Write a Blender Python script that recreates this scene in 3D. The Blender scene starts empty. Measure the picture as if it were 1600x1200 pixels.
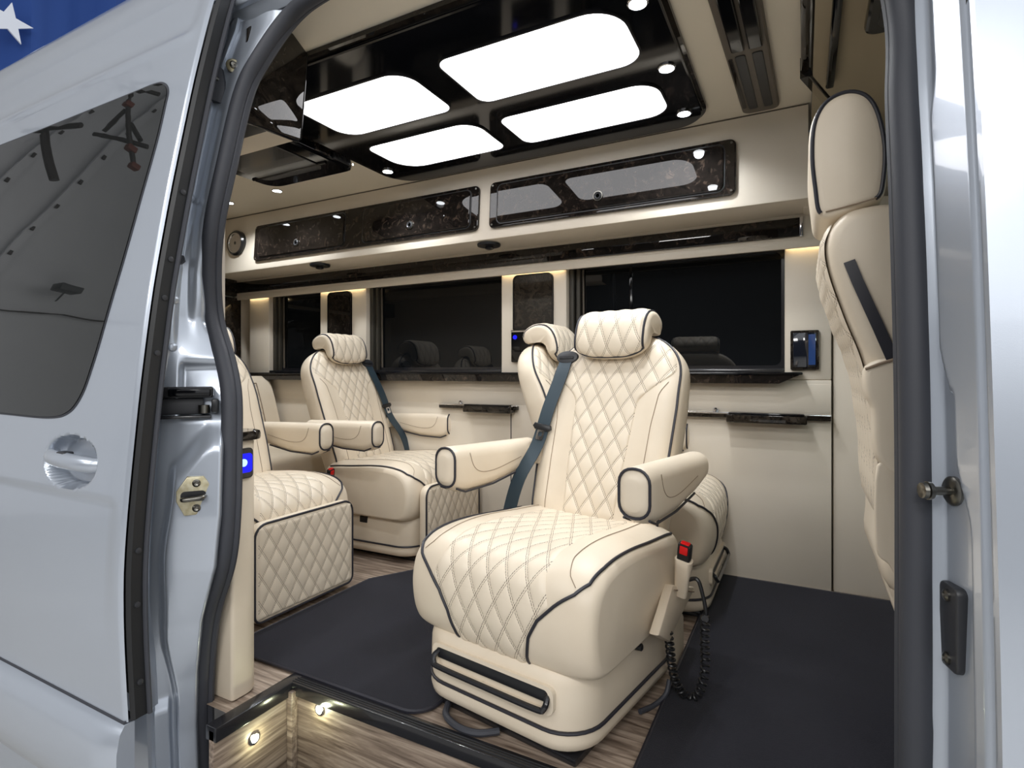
import bpy, bmesh, math, random
from mathutils import Vector, Matrix
random.seed(7)
PI = math.pi
scene = bpy.context.scene
COL = scene.collection

# ------------------------------------------------------------------ camera
F_PX, YAW, CAM, CY = 865.0, math.radians(27.7), Vector((0.0, -0.99, 0.93)), 583.0
cam_d = bpy.data.cameras.new('camera'); cam = bpy.data.objects.new('camera', cam_d); COL.objects.link(cam)
cam.location = CAM; cam.rotation_euler = (PI/2, 0, YAW)
cam_d.sensor_fit = 'HORIZONTAL'; cam_d.sensor_width = 36.0
cam_d.lens = 36.0*F_PX/1600.0
cam_d.shift_y = -(600.0-CY)/1600.0
cam_d.clip_start = 0.02; cam_d.clip_end = 200
scene.camera = cam

# ------------------------------------------------------------------ world / exposure
world = bpy.data.worlds.new('world'); scene.world = world; world.use_nodes = True
bg = world.node_tree.nodes['Background']
bg.inputs[0].default_value = (0.95, 0.97, 1.0, 1); bg.inputs[1].default_value = 1.0
vs = scene.view_settings
vs.view_transform = 'Standard'; vs.look = 'None'; vs.gamma = 1.0; vs.use_curve_mapping = False
vs.exposure = 0.32
scene.cycles.max_bounces = 8; scene.cycles.diffuse_bounces = 4; scene.cycles.glossy_bounces = 4
scene.cycles.caustics_reflective = False; scene.cycles.caustics_refractive = False
scene.cycles.sample_clamp_indirect = 4.0
# fill lamps added out of view before the van, made-up housings further down
FILL_LAMPS = [(-3.2, -4.2, 4.4), (.4, -4.2, 4.4), (4.0, -4.2, 4.4), (-3.2, -8.0, 4.0), (.4, -8.0, 4.0), (4.0, -8.0, 4.0)]
for q in FILL_LAMPS:
    ld = bpy.data.lights.new('fill_beam', 'AREA'); ld.shape = 'RECTANGLE'; ld.size = 1.5; ld.size_y = .7; ld.energy = 60; ld.color = (1.0, .985, .96)
    lo = bpy.data.objects.new('fill_beam', ld); COL.objects.link(lo); lo.location = (q[0], q[1], q[2]-.03); lo.rotation_euler = (math.radians(28), 0, 0)

# ------------------------------------------------------------------ measuring: where a sight line meets a plane of the van
_s, _c = math.sin(YAW), math.cos(YAW)
def ray(u, v):
    a = (u-800)/F_PX
    return Vector((a*_c-_s, a*_s+_c, -(v-CY)/F_PX))
def onY(u, v, y): d = ray(u, v); return CAM+d*((y-CAM.y)/d.y)
def onX(u, v, x): d = ray(u, v); return CAM+d*((x-CAM.x)/d.x)
def onZ(u, v, z): d = ray(u, v); return CAM+d*((z-CAM.z)/d.z)

def interp(tab, t):
    if t <= tab[0][0]: return tab[0][1]
    for (a, va), (b, vb) in zip(tab, tab[1:]):
        if t <= b: return va+(vb-va)*(t-a)/(b-a)
    return tab[-1][1]
def smooth(a, b, t):
    t = min(1, max(0, (t-a)/(b-a))); return t*t*(3-2*t)

# side profile of the van body (height -> how far out); the open sliding door hangs 0.1 m outside it
DOORP = [(-.75, -.20), (-.3, -.236), (.086, -.248), (.171, -.253), (.297, -.259), (.45, -.261), (.599, -.251), (.75, -.237), (.903, -.222),
         (1.141, -.193), (1.391, -.150), (1.714, -.087), (1.949, -.033), (2.06, .0)]
def door_y(z):      # smooth curve through the profile
    return sum(interp(DOORP, z+d)*w for d, w in ((-.10, .1), (-.05, .2), (0, .4), (.05, .2), (.10, .1)))
def body_y(z): return door_y(z)+.10
def on_door(u, v):
    y = -.2
    for _ in range(12): y = door_y(onY(u, v, y).z)
    return onY(u, v, y)
def on_body(u, v, off=0.0):
    y = -.1
    for _ in range(12): y = body_y(onY(u, v, y).z)+off
    return onY(u, v, y)

# ------------------------------------------------------------------ materials
MATS = {}
def newmat(name):
    m = bpy.data.materials.new(name); m.use_nodes = True
    nt = m.node_tree; b = nt.nodes['Principled BSDF']
    MATS[name] = m
    return m, nt, b
def srgb(r, g, b):
    f = lambda c: c/12.92 if c <= .04045 else ((c+.055)/1.055)**2.4
    return (f(r/255), f(g/255), f(b/255), 1)
def N(nt, t, **kw):
    n = nt.nodes.new(t)
    for k, v in kw.items(): setattr(n, k, v)
    return n
def math_n(nt, op, a, b=None, c=None):
    n = N(nt, 'ShaderNodeMath', operation=op)
    for i, x in enumerate((a, b, c)):
        if x is None: continue
        if isinstance(x, (int, float)): n.inputs[i].default_value = x
        else: nt.links.new(x, n.inputs[i])
    return n.outputs[0]
def plain(name, col, rough=.5, metal=0, coat=0, bump=None, spec=.5, var=None, emit=None):
    m, nt, b = newmat(name)
    b.inputs['Base Color'].default_value = col; b.inputs['Roughness'].default_value = rough
    b.inputs['Metallic'].default_value = metal; b.inputs['Coat Weight'].default_value = coat
    b.inputs['Coat Roughness'].default_value = .03
    b.inputs['Specular IOR Level'].default_value = spec
    tc = N(nt, 'ShaderNodeTexCoord')
    if bump:
        ns = N(nt, 'ShaderNodeTexNoise'); ns.inputs['Scale'].default_value = bump[0]; ns.inputs['Detail'].default_value = 3
        nt.links.new(tc.outputs['Object'], ns.inputs['Vector'])
        bp = N(nt, 'ShaderNodeBump'); bp.inputs['Strength'].default_value = bump[1]; bp.inputs['Distance'].default_value = bump[2]
        nt.links.new(ns.outputs['Fac'], bp.inputs['Height']); nt.links.new(bp.outputs['Normal'], b.inputs['Normal'])
    if var:
        ns = N(nt, 'ShaderNodeTexNoise'); ns.inputs['Scale'].default_value = var[0]; ns.inputs['Detail'].default_value = 4
        nt.links.new(tc.outputs['Object'], ns.inputs['Vector'])
        mx = N(nt, 'ShaderNodeMix', data_type='RGBA')
        mx.inputs[6].default_value = col; mx.inputs[7].default_value = var[1]
        rp = N(nt, 'ShaderNodeMapRange'); rp.inputs[1].default_value = .35; rp.inputs[2].default_value = .65
        nt.links.new(ns.outputs['Fac'], rp.inputs[0]); nt.links.new(rp.outputs[0], mx.inputs[0])
        nt.links.new(mx.outputs[2], b.inputs['Base Color'])
    if emit:
        b.inputs['Emission Color'].default_value = emit[0]; b.inputs['Emission Strength'].default_value = emit[1]
    return m
CREAM = srgb(222, 209, 189)
plain('leather', CREAM, .42, bump=(450, .15, .001), var=(6, srgb(217, 203, 182)))
plain('leather_wall', srgb(220, 210, 195), .5, bump=(380, .12, .001), var=(3, srgb(215, 205, 189)))
plain('headliner', srgb(226, 218, 202), .7, bump=(600, .1, .001))
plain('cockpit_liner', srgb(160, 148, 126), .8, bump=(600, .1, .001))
plain('piping', srgb(38, 38, 46), .45)
plain('belt', srgb(40, 56, 66), .55, bump=(700, .2, .0006))
plain('black_plastic', srgb(24, 25, 28), .35)
plain('satin_black', srgb(30, 30, 33), .22, coat=.3)
plain('piano_black', srgb(8, 9, 13), .07, spec=.4)
plain('rubber', srgb(57, 59, 66), .6, bump=(300, .15, .001))
plain('dark_trim', srgb(30, 31, 33), .45)
plain('chrome', (.75, .75, .78, 1), .12, metal=1)
plain('steel', srgb(120, 118, 112), .3, metal=1)
plain('zinc', srgb(196, 190, 165), .38, metal=.8, var=(60, srgb(170, 160, 130)))
plain('glass_dark', (.006, .007, .008, 1), .015, spec=.42)
plain('glass_door', (.012, .013, .013, 1), .01, spec=.6)
plain('red', srgb(225, 20, 24), .35)
plain('thread', srgb(140, 122, 102), .7)
plain('charcoal', srgb(48, 49, 53), .4)
plain('grey_vent', srgb(92, 84, 74), .45)
plain('blind', srgb(58, 55, 48), .6)
plain('blue_flag', srgb(33, 70, 140), .8)
plain('white_cloth', srgb(225, 230, 240), .8)
plain('concrete', srgb(188, 187, 184), .5, var=(1.3, srgb(176, 175, 173)))
plain('fabric_vault', srgb(220, 221, 223), .75, var=(.6, srgb(212, 213, 216)))
plain('truss_paint', srgb(50, 44, 42), .5)
plain('rust', srgb(120, 62, 48), .6)
plain('fixture', srgb(70, 72, 74), .5)
plain('diffuser', (1, 1, 1, 1), .5, emit=((.97, .97, 1.0, 1), 3.6))
plain('lamp_lens', (1, 1, 1, 1), .5, emit=((.93, .97, 1.0, 1), 14))
plain('led_warm', (1, 1, 1, 1), .5, emit=((1.0, .80, .48, 1), 5))
plain('led_blue', (.0, .0, .25, 1), .4, emit=((.004, .006, 1.0, 1), .8))
plain('led_blue_core', (.6, .7, 1, 1), .4, emit=((.15, .3, 1.0, 1), 2.0))
plain('step_lens', (1, 1, .9, 1), .5, emit=((.95, 1.0, .72, 1), 9))
plain('screen_blue', (.02, .05, .15, 1), .08, coat=1.0, emit=((.02, .06, .25, 1), .12))
plain('screen_dark', srgb(22, 26, 36), .08, coat=1.0)

def clear_glass():
    m, nt, b = newmat('glass_clear'); out = nt.nodes['Material Output']
    tr_ = N(nt, 'ShaderNodeBsdfTransparent'); tr_.inputs[0].default_value = (.72, .78, .76, 1); gl = N(nt, 'ShaderNodeBsdfGlossy'); gl.inputs['Roughness'].default_value = .02
    fr = N(nt, 'ShaderNodeFresnel'); mx = N(nt, 'ShaderNodeMixShader')
    nt.links.new(fr.outputs[0], mx.inputs[0]); nt.links.new(tr_.outputs[0], mx.inputs[1]); nt.links.new(gl.outputs[0], mx.inputs[2]); nt.links.new(mx.outputs[0], out.inputs[0])
clear_glass()
def paint():
    m, nt, b = newmat('silver_paint')
    b.inputs['Base Color'].default_value = srgb(188, 196, 208); b.inputs['Metallic'].default_value = .5
    b.inputs['Roughness'].default_value = .30; b.inputs['Coat Weight'].default_value = 1.0; b.inputs['Coat Roughness'].default_value = .04
    tc = N(nt, 'ShaderNodeTexCoord'); ns = N(nt, 'ShaderNodeTexNoise'); ns.inputs['Scale'].default_value = 900
    nt.links.new(tc.outputs['Object'], ns.inputs['Vector'])
    bp = N(nt, 'ShaderNodeBump'); bp.inputs['Strength'].default_value = .06; bp.inputs['Distance'].default_value = .001
    nt.links.new(ns.outputs['Fac'], bp.inputs['Height']); nt.links.new(bp.outputs['Normal'], b.inputs['Normal'])
paint()

def burl():
    m, nt, b = newmat('burl')
    tc = N(nt, 'ShaderNodeTexCoord')
    n1 = N(nt, 'ShaderNodeTexNoise'); n1.inputs['Scale'].default_value = 20; n1.inputs['Detail'].default_value = 8; n1.inputs['Roughness'].default_value = .68; n1.inputs['Distortion'].default_value = 1.6
    nt.links.new(tc.outputs['Object'], n1.inputs['Vector'])
    r = N(nt, 'ShaderNodeValToRGB')
    e = r.color_ramp.elements
    e[0].position = .36; e[0].color = srgb(12, 11, 10)
    e[1].position = .78; e[1].color = srgb(88, 73, 62)
    x = e.new(.56); x.color = srgb(34, 29, 26)
    nt.links.new(n1.outputs['Fac'], r.inputs['Fac']); nt.links.new(r.outputs['Color'], b.inputs['Base Color'])
    b.inputs['Specular IOR Level'].default_value = 0.0
    b.inputs['Roughness'].default_value = .6; b.inputs['Coat Weight'].default_value = 1.0; b.inputs['Coat Roughness'].default_value = .015
    b.inputs['Coat IOR'].default_value = 1.5
    m2 = m.copy(); m2.name = 'burl_dark'; MATS['burl_dark'] = m2
    for nn in m2.node_tree.nodes:
        if nn.type == 'VALTORGB':
            nn.color_ramp.elements[0].color = srgb(14, 12, 11); nn.color_ramp.elements[1].color = srgb(42, 37, 32); nn.color_ramp.elements[2].color = srgb(66, 57, 48)
burl()

def wood():
    m, nt, b = newmat('wood_floor')
    tc = N(nt, 'ShaderNodeTexCoord'); mp = N(nt, 'ShaderNodeMapping'); mp.inputs['Scale'].default_value = (3.0, 46, 46)
    nt.links.new(tc.outputs['Object'], mp.inputs['Vector'])
    n1 = N(nt, 'ShaderNodeTexNoise'); n1.inputs['Scale'].default_value = 1.4; n1.inputs['Detail'].default_value = 7; n1.inputs['Roughness'].default_value = .62; n1.inputs['Distortion'].default_value = .6
    nt.links.new(mp.outputs[0], n1.inputs['Vector'])
    r = N(nt, 'ShaderNodeValToRGB'); e = r.color_ramp.elements
    e[0].position = .33; e[0].color = srgb(84, 70, 60); e[1].position = .68; e[1].color = srgb(178, 162, 146)
    x = e.new(.5); x.color = srgb(136, 120, 106)
    nt.links.new(n1.outputs['Fac'], r.inputs['Fac']); nt.links.new(r.outputs['Color'], b.inputs['Base Color'])
    b.inputs['Roughness'].default_value = .42
    m2 = m.copy(); m2.name = 'wood_riser'; MATS['wood_riser'] = m2      # grain running across the van
    for nn in m2.node_tree.nodes:
        if nn.type == 'MAPPING': nn.inputs['Scale'].default_value = (46, 3.0, 46)
wood()

def carpet():
    m, nt, b = newmat('carpet')
    tc = N(nt, 'ShaderNodeTexCoord')
    n1 = N(nt, 'ShaderNodeTexNoise'); n1.inputs['Scale'].default_value = 420; n1.inputs['Detail'].default_value = 2
    n2 = N(nt, 'ShaderNodeTexNoise'); n2.inputs['Scale'].default_value = 5; n2.inputs['Detail'].default_value = 3
    for n in (n1, n2): nt.links.new(tc.outputs['Object'], n.inputs['Vector'])
    mx = N(nt, 'ShaderNodeMix', data_type='RGBA'); mx.inputs[6].default_value = srgb(16, 17, 22); mx.inputs[7].default_value = srgb(40, 40, 49)
    s = math_n(nt, 'ADD', math_n(nt, 'MULTIPLY', n1.outputs['Fac'], .75), math_n(nt, 'MULTIPLY', n2.outputs['Fac'], .35))
    nt.links.new(s, mx.inputs[0]); nt.links.new(mx.outputs[2], b.inputs['Base Color'])
    bp = N(nt, 'ShaderNodeBump'); bp.inputs['Strength'].default_value = .6; bp.inputs['Distance'].default_value = .003
    nt.links.new(n1.outputs['Fac'], bp.inputs['Height']); nt.links.new(bp.outputs['Normal'], b.inputs['Normal'])
    b.inputs['Roughness'].default_value = .95; b.inputs['Sheen Weight'].default_value = .08; b.inputs['Specular IOR Level'].default_value = .1
carpet()

QW, QH = .062, .100          # diamond width and height of the quilting
def quilt(name, base):
    m, nt, b = newmat(name)
    uv = N(nt, 'ShaderNodeUVMap'); sp = N(nt, 'ShaderNodeSeparateXYZ'); nt.links.new(uv.outputs[0], sp.inputs[0])
    U = math_n(nt, 'DIVIDE', sp.outputs[0], QW); V = math_n(nt, 'DIVIDE', sp.outputs[1], QH)
    masks = []; grooves = []
    for op in ('ADD', 'SUBTRACT'):
        p = math_n(nt, op, U, V)
        other = math_n(nt, 'SUBTRACT' if op == 'ADD' else 'ADD', U, V)
        d = math_n(nt, 'ABSOLUTE', math_n(nt, 'SUBTRACT', math_n(nt, 'FRACT', math_n(nt, 'ADD', p, 100.5)), .5))
        line = math_n(nt, 'LESS_THAN', math_n(nt, 'ABSOLUTE', math_n(nt, 'SUBTRACT', d, .048)), .0135)
        dash = math_n(nt, 'GREATER_THAN', math_n(nt, 'FRACT', math_n(nt, 'MULTIPLY', math_n(nt, 'ADD', other, 100), 9.0)), .22)
        masks.append(math_n(nt, 'MULTIPLY', line, dash))
        grooves.append(math_n(nt, 'SMOOTH_MIN', math_n(nt, 'ABSOLUTE', math_n(nt, 'SUBTRACT', d, .048)), .08, .05))
    mask = math_n(nt, 'MAXIMUM', *masks)
    mx = N(nt, 'ShaderNodeMix', data_type='RGBA'); mx.inputs[6].default_value = base; mx.inputs[7].default_value = srgb(84, 70, 58)
    nt.links.new(math_n(nt, 'MULTIPLY', mask, .92), mx.inputs[0]); nt.links.new(mx.outputs[2], b.inputs['Base Color'])
    h = math_n(nt, 'MINIMUM', *grooves)
    bp = N(nt, 'ShaderNodeBump'); bp.inputs['Strength'].default_value = .35; bp.inputs['Distance'].default_value = .02
    nt.links.new(h, bp.inputs['Height']); nt.links.new(bp.outputs['Normal'], b.inputs['Normal'])
    b.inputs['Roughness'].default_value = .42
quilt('quilt', CREAM)
def puff(u, v):
    p = u/QW+v/QH; q = u/QW-v/QH
    return (abs(math.sin(PI*p))*abs(math.sin(PI*q)))**.55

# ------------------------------------------------------------------ mesh helpers
class Shape:
    def __init__(s): s.v = []; s.f = []; s.uv = None; s.flat = False
    def add(s, vs, fs):
        o = len(s.v); s.v += [Vector(p) for p in vs]; s.f += [[i+o for i in f] for f in fs]; return s
    def join(s, other): return s.add(other.v, other.f)
    def move(s, d): d = Vector(d); s.v = [p+d for p in s.v]; return s
    def xf(s, M): s.v = [M@p for p in s.v]; return s
def mesh_of(name, sh, mat, smooth_shade=True, angle=40):
    me = bpy.data.meshes.new(name); me.from_pydata([tuple(p) for p in sh.v], [], sh.f)
    if sh.uv:
        l = me.uv_layers.new(name='UVMap')
        for lp in me.loops: l.data[lp.index].uv = sh.uv[lp.vertex_index]
    bm = bmesh.new(); bm.from_mesh(me); bmesh.ops.recalc_face_normals(bm, faces=bm.faces)
    if smooth_shade:
        ca = math.radians(angle)
        for f in bm.faces: f.smooth = True
        for e in bm.edges:
            if len(e.link_faces) == 2 and (e.calc_face_angle(0) > ca or (sh.flat and max(len(f.verts) for f in e.link_faces) > 8)): e.smooth = False
    bm.to_mesh(me); bm.free()
    me.materials.append(MATS[mat])
    return me
def link(name, me, parent=None, world=True):
    o = bpy.data.objects.new(name, me); COL.objects.link(o)
    if parent is not None:
        o.parent = parent
        if world:
            off = Vector((0, 0, 0)); p = parent
            while p is not None: off += p.location; p = p.parent
            o.location = -off
    return o
def tag(o, label=None, cat=None, group=None, kind=None):
    if label: o['label'] = label
    if cat: o['category'] = cat
    if group: o['group'] = group
    if kind: o['kind'] = kind
    return o
def thing(name, label, cat, loc=(0, 0, 0), rz=0, group=None):
    o = bpy.data.objects.new(name, None); COL.objects.link(o); o.empty_display_size = .05
    o.location = loc; o.rotation_euler = (0, 0, rz)
    return tag(o, label, cat, group)
def obj(name, sh, mat, parent=None, world=True, **kw): return link(name, mesh_of(name, sh, mat, **kw), parent, world)
def struct(name, sh, mat, parent=None, **kw):
    o = obj(name, sh, mat, parent, **kw)
    if parent is None: o['kind'] = 'structure'
    return o

def rbox(lo, hi, r=.004, seg=2):
    lo, hi = Vector(lo), Vector(hi); bm = bmesh.new(); bmesh.ops.create_cube(bm, size=1)
    c = (lo+hi)/2; s = hi-lo
    for v in bm.verts: v.co = Vector((v.co.x*s.x, v.co.y*s.y, v.co.z*s.z))+c
    r = min(r, .49*min(s))
    if r > 0: bmesh.ops.bevel(bm, geom=bm.edges[:], offset=r, segments=seg, profile=.5, affect='EDGES')
    return from_bm(bm)
def from_bm(bm):
    sh = Shape(); bm.verts.index_update()
    sh.add([v.co.copy() for v in bm.verts], [[v.index for v in f.verts] for f in bm.faces]); bm.free(); return sh
def rrect(x0, z0, x1, z1, r, n=6):
    """rounded rectangle outline, r = one radius or (bottom-left, bottom-right, top-right, top-left)"""
    rr = r if isinstance(r, (tuple, list)) else (r,)*4
    out = []
    for k, (cx, cz, a0) in enumerate(((x0, z0, PI), (x1, z0, 1.5*PI), (x1, z1, 0), (x0, z1, .5*PI))):
        q = rr[k]; px = cx+(q if cx == x0 else -q); pz = cz+(q if cz == z0 else -q)
        for i in range(n+1):
            a = a0+.5*PI*i/n; out.append((px+q*math.cos(a), pz+q*math.sin(a)))
    return out
def prism(outline, a, b, axis='y', bevel=.0, seg=2):
    """outline (p,q) swept from a to b along axis: y -> (p,t,q), x -> (t,p,q), z -> (p,q,t)"""
    f = {'y': lambda p, q, t: (p, t, q), 'x': lambda p, q, t: (t, p, q), 'z': lambda p, q, t: (p, q, t)}[axis]
    n = len(outline)
    if bevel <= 0:
        vs = [f(p, q, a) for p, q in outline]+[f(p, q, b) for p, q in outline]
        fs = [list(range(n)), list(range(n, 2*n))]+[[i, (i+1) % n, n+(i+1) % n, n+i] for i in range(n)]
        return Shape().add(vs, fs)
    ins = inset(outline, bevel); sg = 1 if b > a else -1
    rings = [[f(p, q, a) for p, q in ins], [f(p, q, a+sg*bevel*.3) for p, q in inset(outline, bevel*.3)], [f(p, q, a+sg*bevel) for p, q in outline],
             [f(p, q, b-sg*bevel) for p, q in outline], [f(p, q, b-sg*bevel*.3) for p, q in inset(outline, bevel*.3)], [f(p, q, b) for p, q in ins]]
    sh = loft(rings); sh.flat = True; return sh
def inset(outline, d):
    n = len(outline); A = sum(outline[i][0]*outline[(i+1) % n][1]-outline[(i+1) % n][0]*outline[i][1] for i in range(n))
    sg = 1 if A > 0 else -1; out = []
    for i in range(n):
        p0, p1, p2 = Vector(outline[i-1]), Vector(outline[i]), Vector(outline[(i+1) % n])
        e1, e2 = (p1-p0), (p2-p1)
        if e1.length < 1e-7: e1 = e2
        if e2.length < 1e-7: e2 = e1
        e1.normalize(); e2.normalize()
        nn = Vector((-(e1.y+e2.y), e1.x+e2.x))
        if nn.length < 1e-6: nn = Vector((-e1.y, e1.x))
        nn.normalize(); k = max(.5, nn.dot(Vector((-e1.y, e1.x))))
        out.append(tuple(p1+nn*sg*d/k))
    return out
def ring_frame(outer, inner, a, b, axis='y'):
    """a flat frame between two outlines of equal count"""
    f = {'y': lambda p, q, t: (p, t, q), 'x': lambda p, q, t: (t, p, q), 'z': lambda p, q, t: (p, q, t)}[axis]
    n = len(outer); vs = []
    for o, t in ((outer, a), (outer, b), (inner, b), (inner, a)): vs += [f(p, q, t) for p, q in o]
    fs = []
    for k in range(4):
        k2 = (k+1) % 4
        fs += [[k*n+i, k*n+(i+1) % n, k2*n+(i+1) % n, k2*n+i] for i in range(n)]
    return Shape().add(vs, fs)
def loft(rings, closed=True, caps=True, wrap=False):
    n = len(rings[0]); vs = [p for r in rings for p in r]; fs = []
    m = len(rings)
    for k in range(m if wrap else m-1):
        k2 = (k+1) % m
        for i in range(n if closed else n-1):
            j = (i+1) % n; fs.append([k*n+i, k*n+j, k2*n+j, k2*n+i])
    if caps and closed and not wrap: fs += [list(range(n)), list(range((m-1)*n, m*n))]
    return Shape().add(vs, fs)
def catmull(pts, per=8, closed=False):
    pts = [Vector(p) for p in pts]; n = len(pts); out = []
    for i in range(n if closed else n-1):
        p0 = pts[(i-1) % n] if closed or i > 0 else pts[0]*2-pts[1]
        p1, p2 = pts[i], pts[(i+1) % n]
        p3 = pts[(i+2) % n] if closed or i+2 < n else pts[-1]*2-pts[-2]
        for k in range(per):
            t = k/per
            out.append(.5*((2*p1)+(p2-p0)*t+(2*p0-5*p1+4*p2-p3)*t*t+(3*p1-p0-3*p2+p3)*t**3))
    if not closed: out.append(pts[-1])
    return out
def tube(path, r, sides=8, closed=False, flat=1.0):
    path = [Vector(p) for p in path]; n = len(path); rings = []
    up = None
    for i in range(n):
        a = path[i-1] if (closed or i > 0) else path[i]
        b = path[(i+1) % n] if (closed or i < n-1) else path[i]
        t = (b-a)
        if t.length < 1e-9: t = Vector((0, 0, 1))
        t.normalize()
        if up is None:
            up = Vector((0, 0, 1)) if abs(t.z) < .9 else Vector((1, 0, 0))
        x = up-t*up.dot(t)
        if x.length < 1e-6: x = Vector((1, 0, 0))-t*t.x
        x.normalize(); up = x; y = t.cross(x)
        rr = r[i] if isinstance(r, list) else r
        rings.append([path[i]+(x*math.cos(2*PI*k/sides)+y*math.sin(2*PI*k/sides)*flat)*rr for k in range(sides)])
    return loft(rings, True, True, closed)
def ribbon(path, normals, w, th):
    path = [Vector(p) for p in path]; rings = []; n = len(path)
    for i in range(n):
        t = (path[min(n-1, i+1)]-path[max(0, i-1)]).normalized(); nn = Vector(normals[i] if isinstance(normals, list) else normals).normalized()
        s = t.cross(nn).normalized(); nn = s.cross(t).normalized()
        p = path[i]; rings.append([p+s*w/2+nn*th/2, p-s*w/2+nn*th/2, p-s*w/2-nn*th/2, p+s*w/2-nn*th/2])
    return loft(rings)
def lathe(prof, c, axis='z', n=24):
    ax = {'z': lambda r, a, h: (r*math.cos(a), r*math.sin(a), h), 'y': lambda r, a, h: (r*math.cos(a), h, r*math.sin(a)), 'x': lambda r, a, h: (h, r*math.cos(a), r*math.sin(a))}[axis]
    rings = [[Vector(ax(max(r, 1e-5), 2*PI*k/n, h))+Vector(c) for k in range(n)] for r, h in prof]
    return loft(rings)
def surf(P, ns, nt, s0=0, s1=1, t0=0, t1=1):
    vs = []; fs = []
    for j in range(nt+1):
        for i in range(ns+1): vs.append(P(s0+(s1-s0)*i/ns, t0+(t1-t0)*j/nt))
    for j in range(nt):
        for i in range(ns):
            a = j*(ns+1)+i; fs.append([a, a+1, a+ns+2, a+ns+1])
    return Shape().add(vs, fs)
def quilted(P, uvf, ns, nt, amp=.006, off=.003, out=None, fade=.12):
    """a padded panel laid over the surface P(s,t), 0..1; puffed in diamonds"""
    vs = []; uvs = []; fs = []
    e = 1e-3
    for j in range(nt+1):
        for i in range(ns+1):
            s, t = i/ns, j/nt
            p = Vector(P(s, t))
            ds = Vector(P(min(1, s+e), t))-Vector(P(max(0, s-e), t)); dt = Vector(P(s, min(1, t+e)))-Vector(P(s, max(0, t-e)))
            nn = ds.cross(dt)
            if nn.length > 1e-12: nn.normalize()
            if out is not None and nn.dot(Vector(out(s, t)) if callable(out) else Vector(out)) < 0: nn = -nn
            u, v = uvf(s, t)
            ed = min(s, 1-s, t, 1-t)
            k = smooth(0, fade, ed)
            h = -.003 if ed == 0 else off+amp*puff(u, v)*k
            vs.append(p+nn*h); uvs.append((u, v))
    for j in range(nt):
        for i in range(ns):
            a = j*(ns+1)+i; fs.append([a, a+1, a+ns+2, a+ns+1])
    sh = Shape().add(vs, fs); sh.uv = uvs; return sh

# ================================================================== THE SETTING
# hangar around the van: a fabric vault on the rear side, open towards the front and behind the photographer
GZ = -.72
struct('ground', rbox((-30, -30, GZ-.1), (30, 30, GZ), 0), 'concrete')
def vault_pt(a, y, r=0): return (2.2-(12.2-r)*math.cos(a), y, GZ+(9.6-r)*math.sin(a))
vault = struct('hangar_vault', surf(lambda s, t: vault_pt(s*PI*.46, -13+26*t), 28, 1), 'fabric_vault')
for i, y in enumerate((-8.2, -7.6, -5.3, -4.7, -2.05, -1.5, .7, 1.3)):
    rib = struct('vault_rib', ribbon([vault_pt(PI*.46*k/26, y, .06) for k in range(27)], [tuple(Vector((2.2, y, GZ))-Vector(vault_pt(PI*.46*k/26, y))) for k in range(27)], .10, .05), 'fabric_vault', vault)
    bolts = Shape()
    for k in range(1, 34):
        p = Vector(vault_pt(PI*.46*k/34, y, .09)); bolts.join(rbox(p-Vector((.018, .018, .03)), p+Vector((.018, .018, .03)), 0))
    struct('rib_bolts', bolts, 'truss_paint', rib)['kind'] = 'stuff'
struct('hangar_back_wall', rbox((-14, -13.3, GZ), (16, -13.1, 5.2), 0), 'truss_paint')
def beam(a, b, r=.07): return tube([a, b], r, 8)
tr = thing('roof_truss', 'dark steel roof truss mirrored in the sliding door window', 'truss', (-6.7, -1.8, 4.4))
for a, b in (((-6.60, -1.36, 5.05), (-6.68, -1.98, 4.12)), ((-7.01, -1.58, 4.38), (-6.55, -1.95, 4.38)), ((-6.9, -1.62, 4.42), (-6.70, -1.6, 4.72)), ((-6.6, -1.88, 4.42), (-6.72, -1.75, 4.6)), ((-6.72, -1.32, 4.98), (-6.35, -1.68, 4.93)), ((-6.6, -1.40, 5.05), (-6.30, -1.60, 5.10))):
    obj('truss_bar', beam(a, b, .028), 'truss_paint', tr)
for p in ((-6.625, -1.56, 4.75), (-6.67, -1.86, 4.30), (-6.68, -1.97, 4.14)): obj('joint_sleeve', rbox(Vector(p)-Vector((.05, .05, .035)), Vector(p)+Vector((.05, .05, .035)), .015), 'rust', tr)
tr = thing('roof_brace', 'short dark steel brace beside the truss, mirrored in the door window', 'brace', (-7.4, -1.4, 4.2))
obj('brace_bar', beam((-7.50, -1.25, 4.36), (-7.42, -1.62, 3.82), .05), 'truss_paint', tr); obj('brace_arm', beam((-7.72, -1.12, 4.33), (-7.05, -1.42, 4.42), .04), 'truss_paint', tr)
wl = thing('flood_lamp', 'small grey flood lamp on the hangar wall, mirrored in the door window', 'lamp', (-8.76, -2.79, 2.94))
obj('lamp_housing', rbox((-8.90, -2.93, 2.88), (-8.62, -2.65, 3.0), .02), 'fixture', wl); obj('lamp_stem', tube([(-8.78, -2.79, 2.88), (-8.95, -2.82, 2.72)], .012), 'fixture', wl)
cb = obj('hangar_cable', tube(catmull([vault_pt(math.asin((z-GZ)/9.6), y, .06) for y, z in ((-.6, 2.75), (-1.6, 2.5), (-2.4, 2.44), (-3.0, 2.55), (-3.6, 2.62), (-4.6, 2.9))], 6), .012, 6), 'truss_paint')
tag(cb, 'thin dark cable strung along the hangar wall, mirrored in the door window', 'cable')

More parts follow.
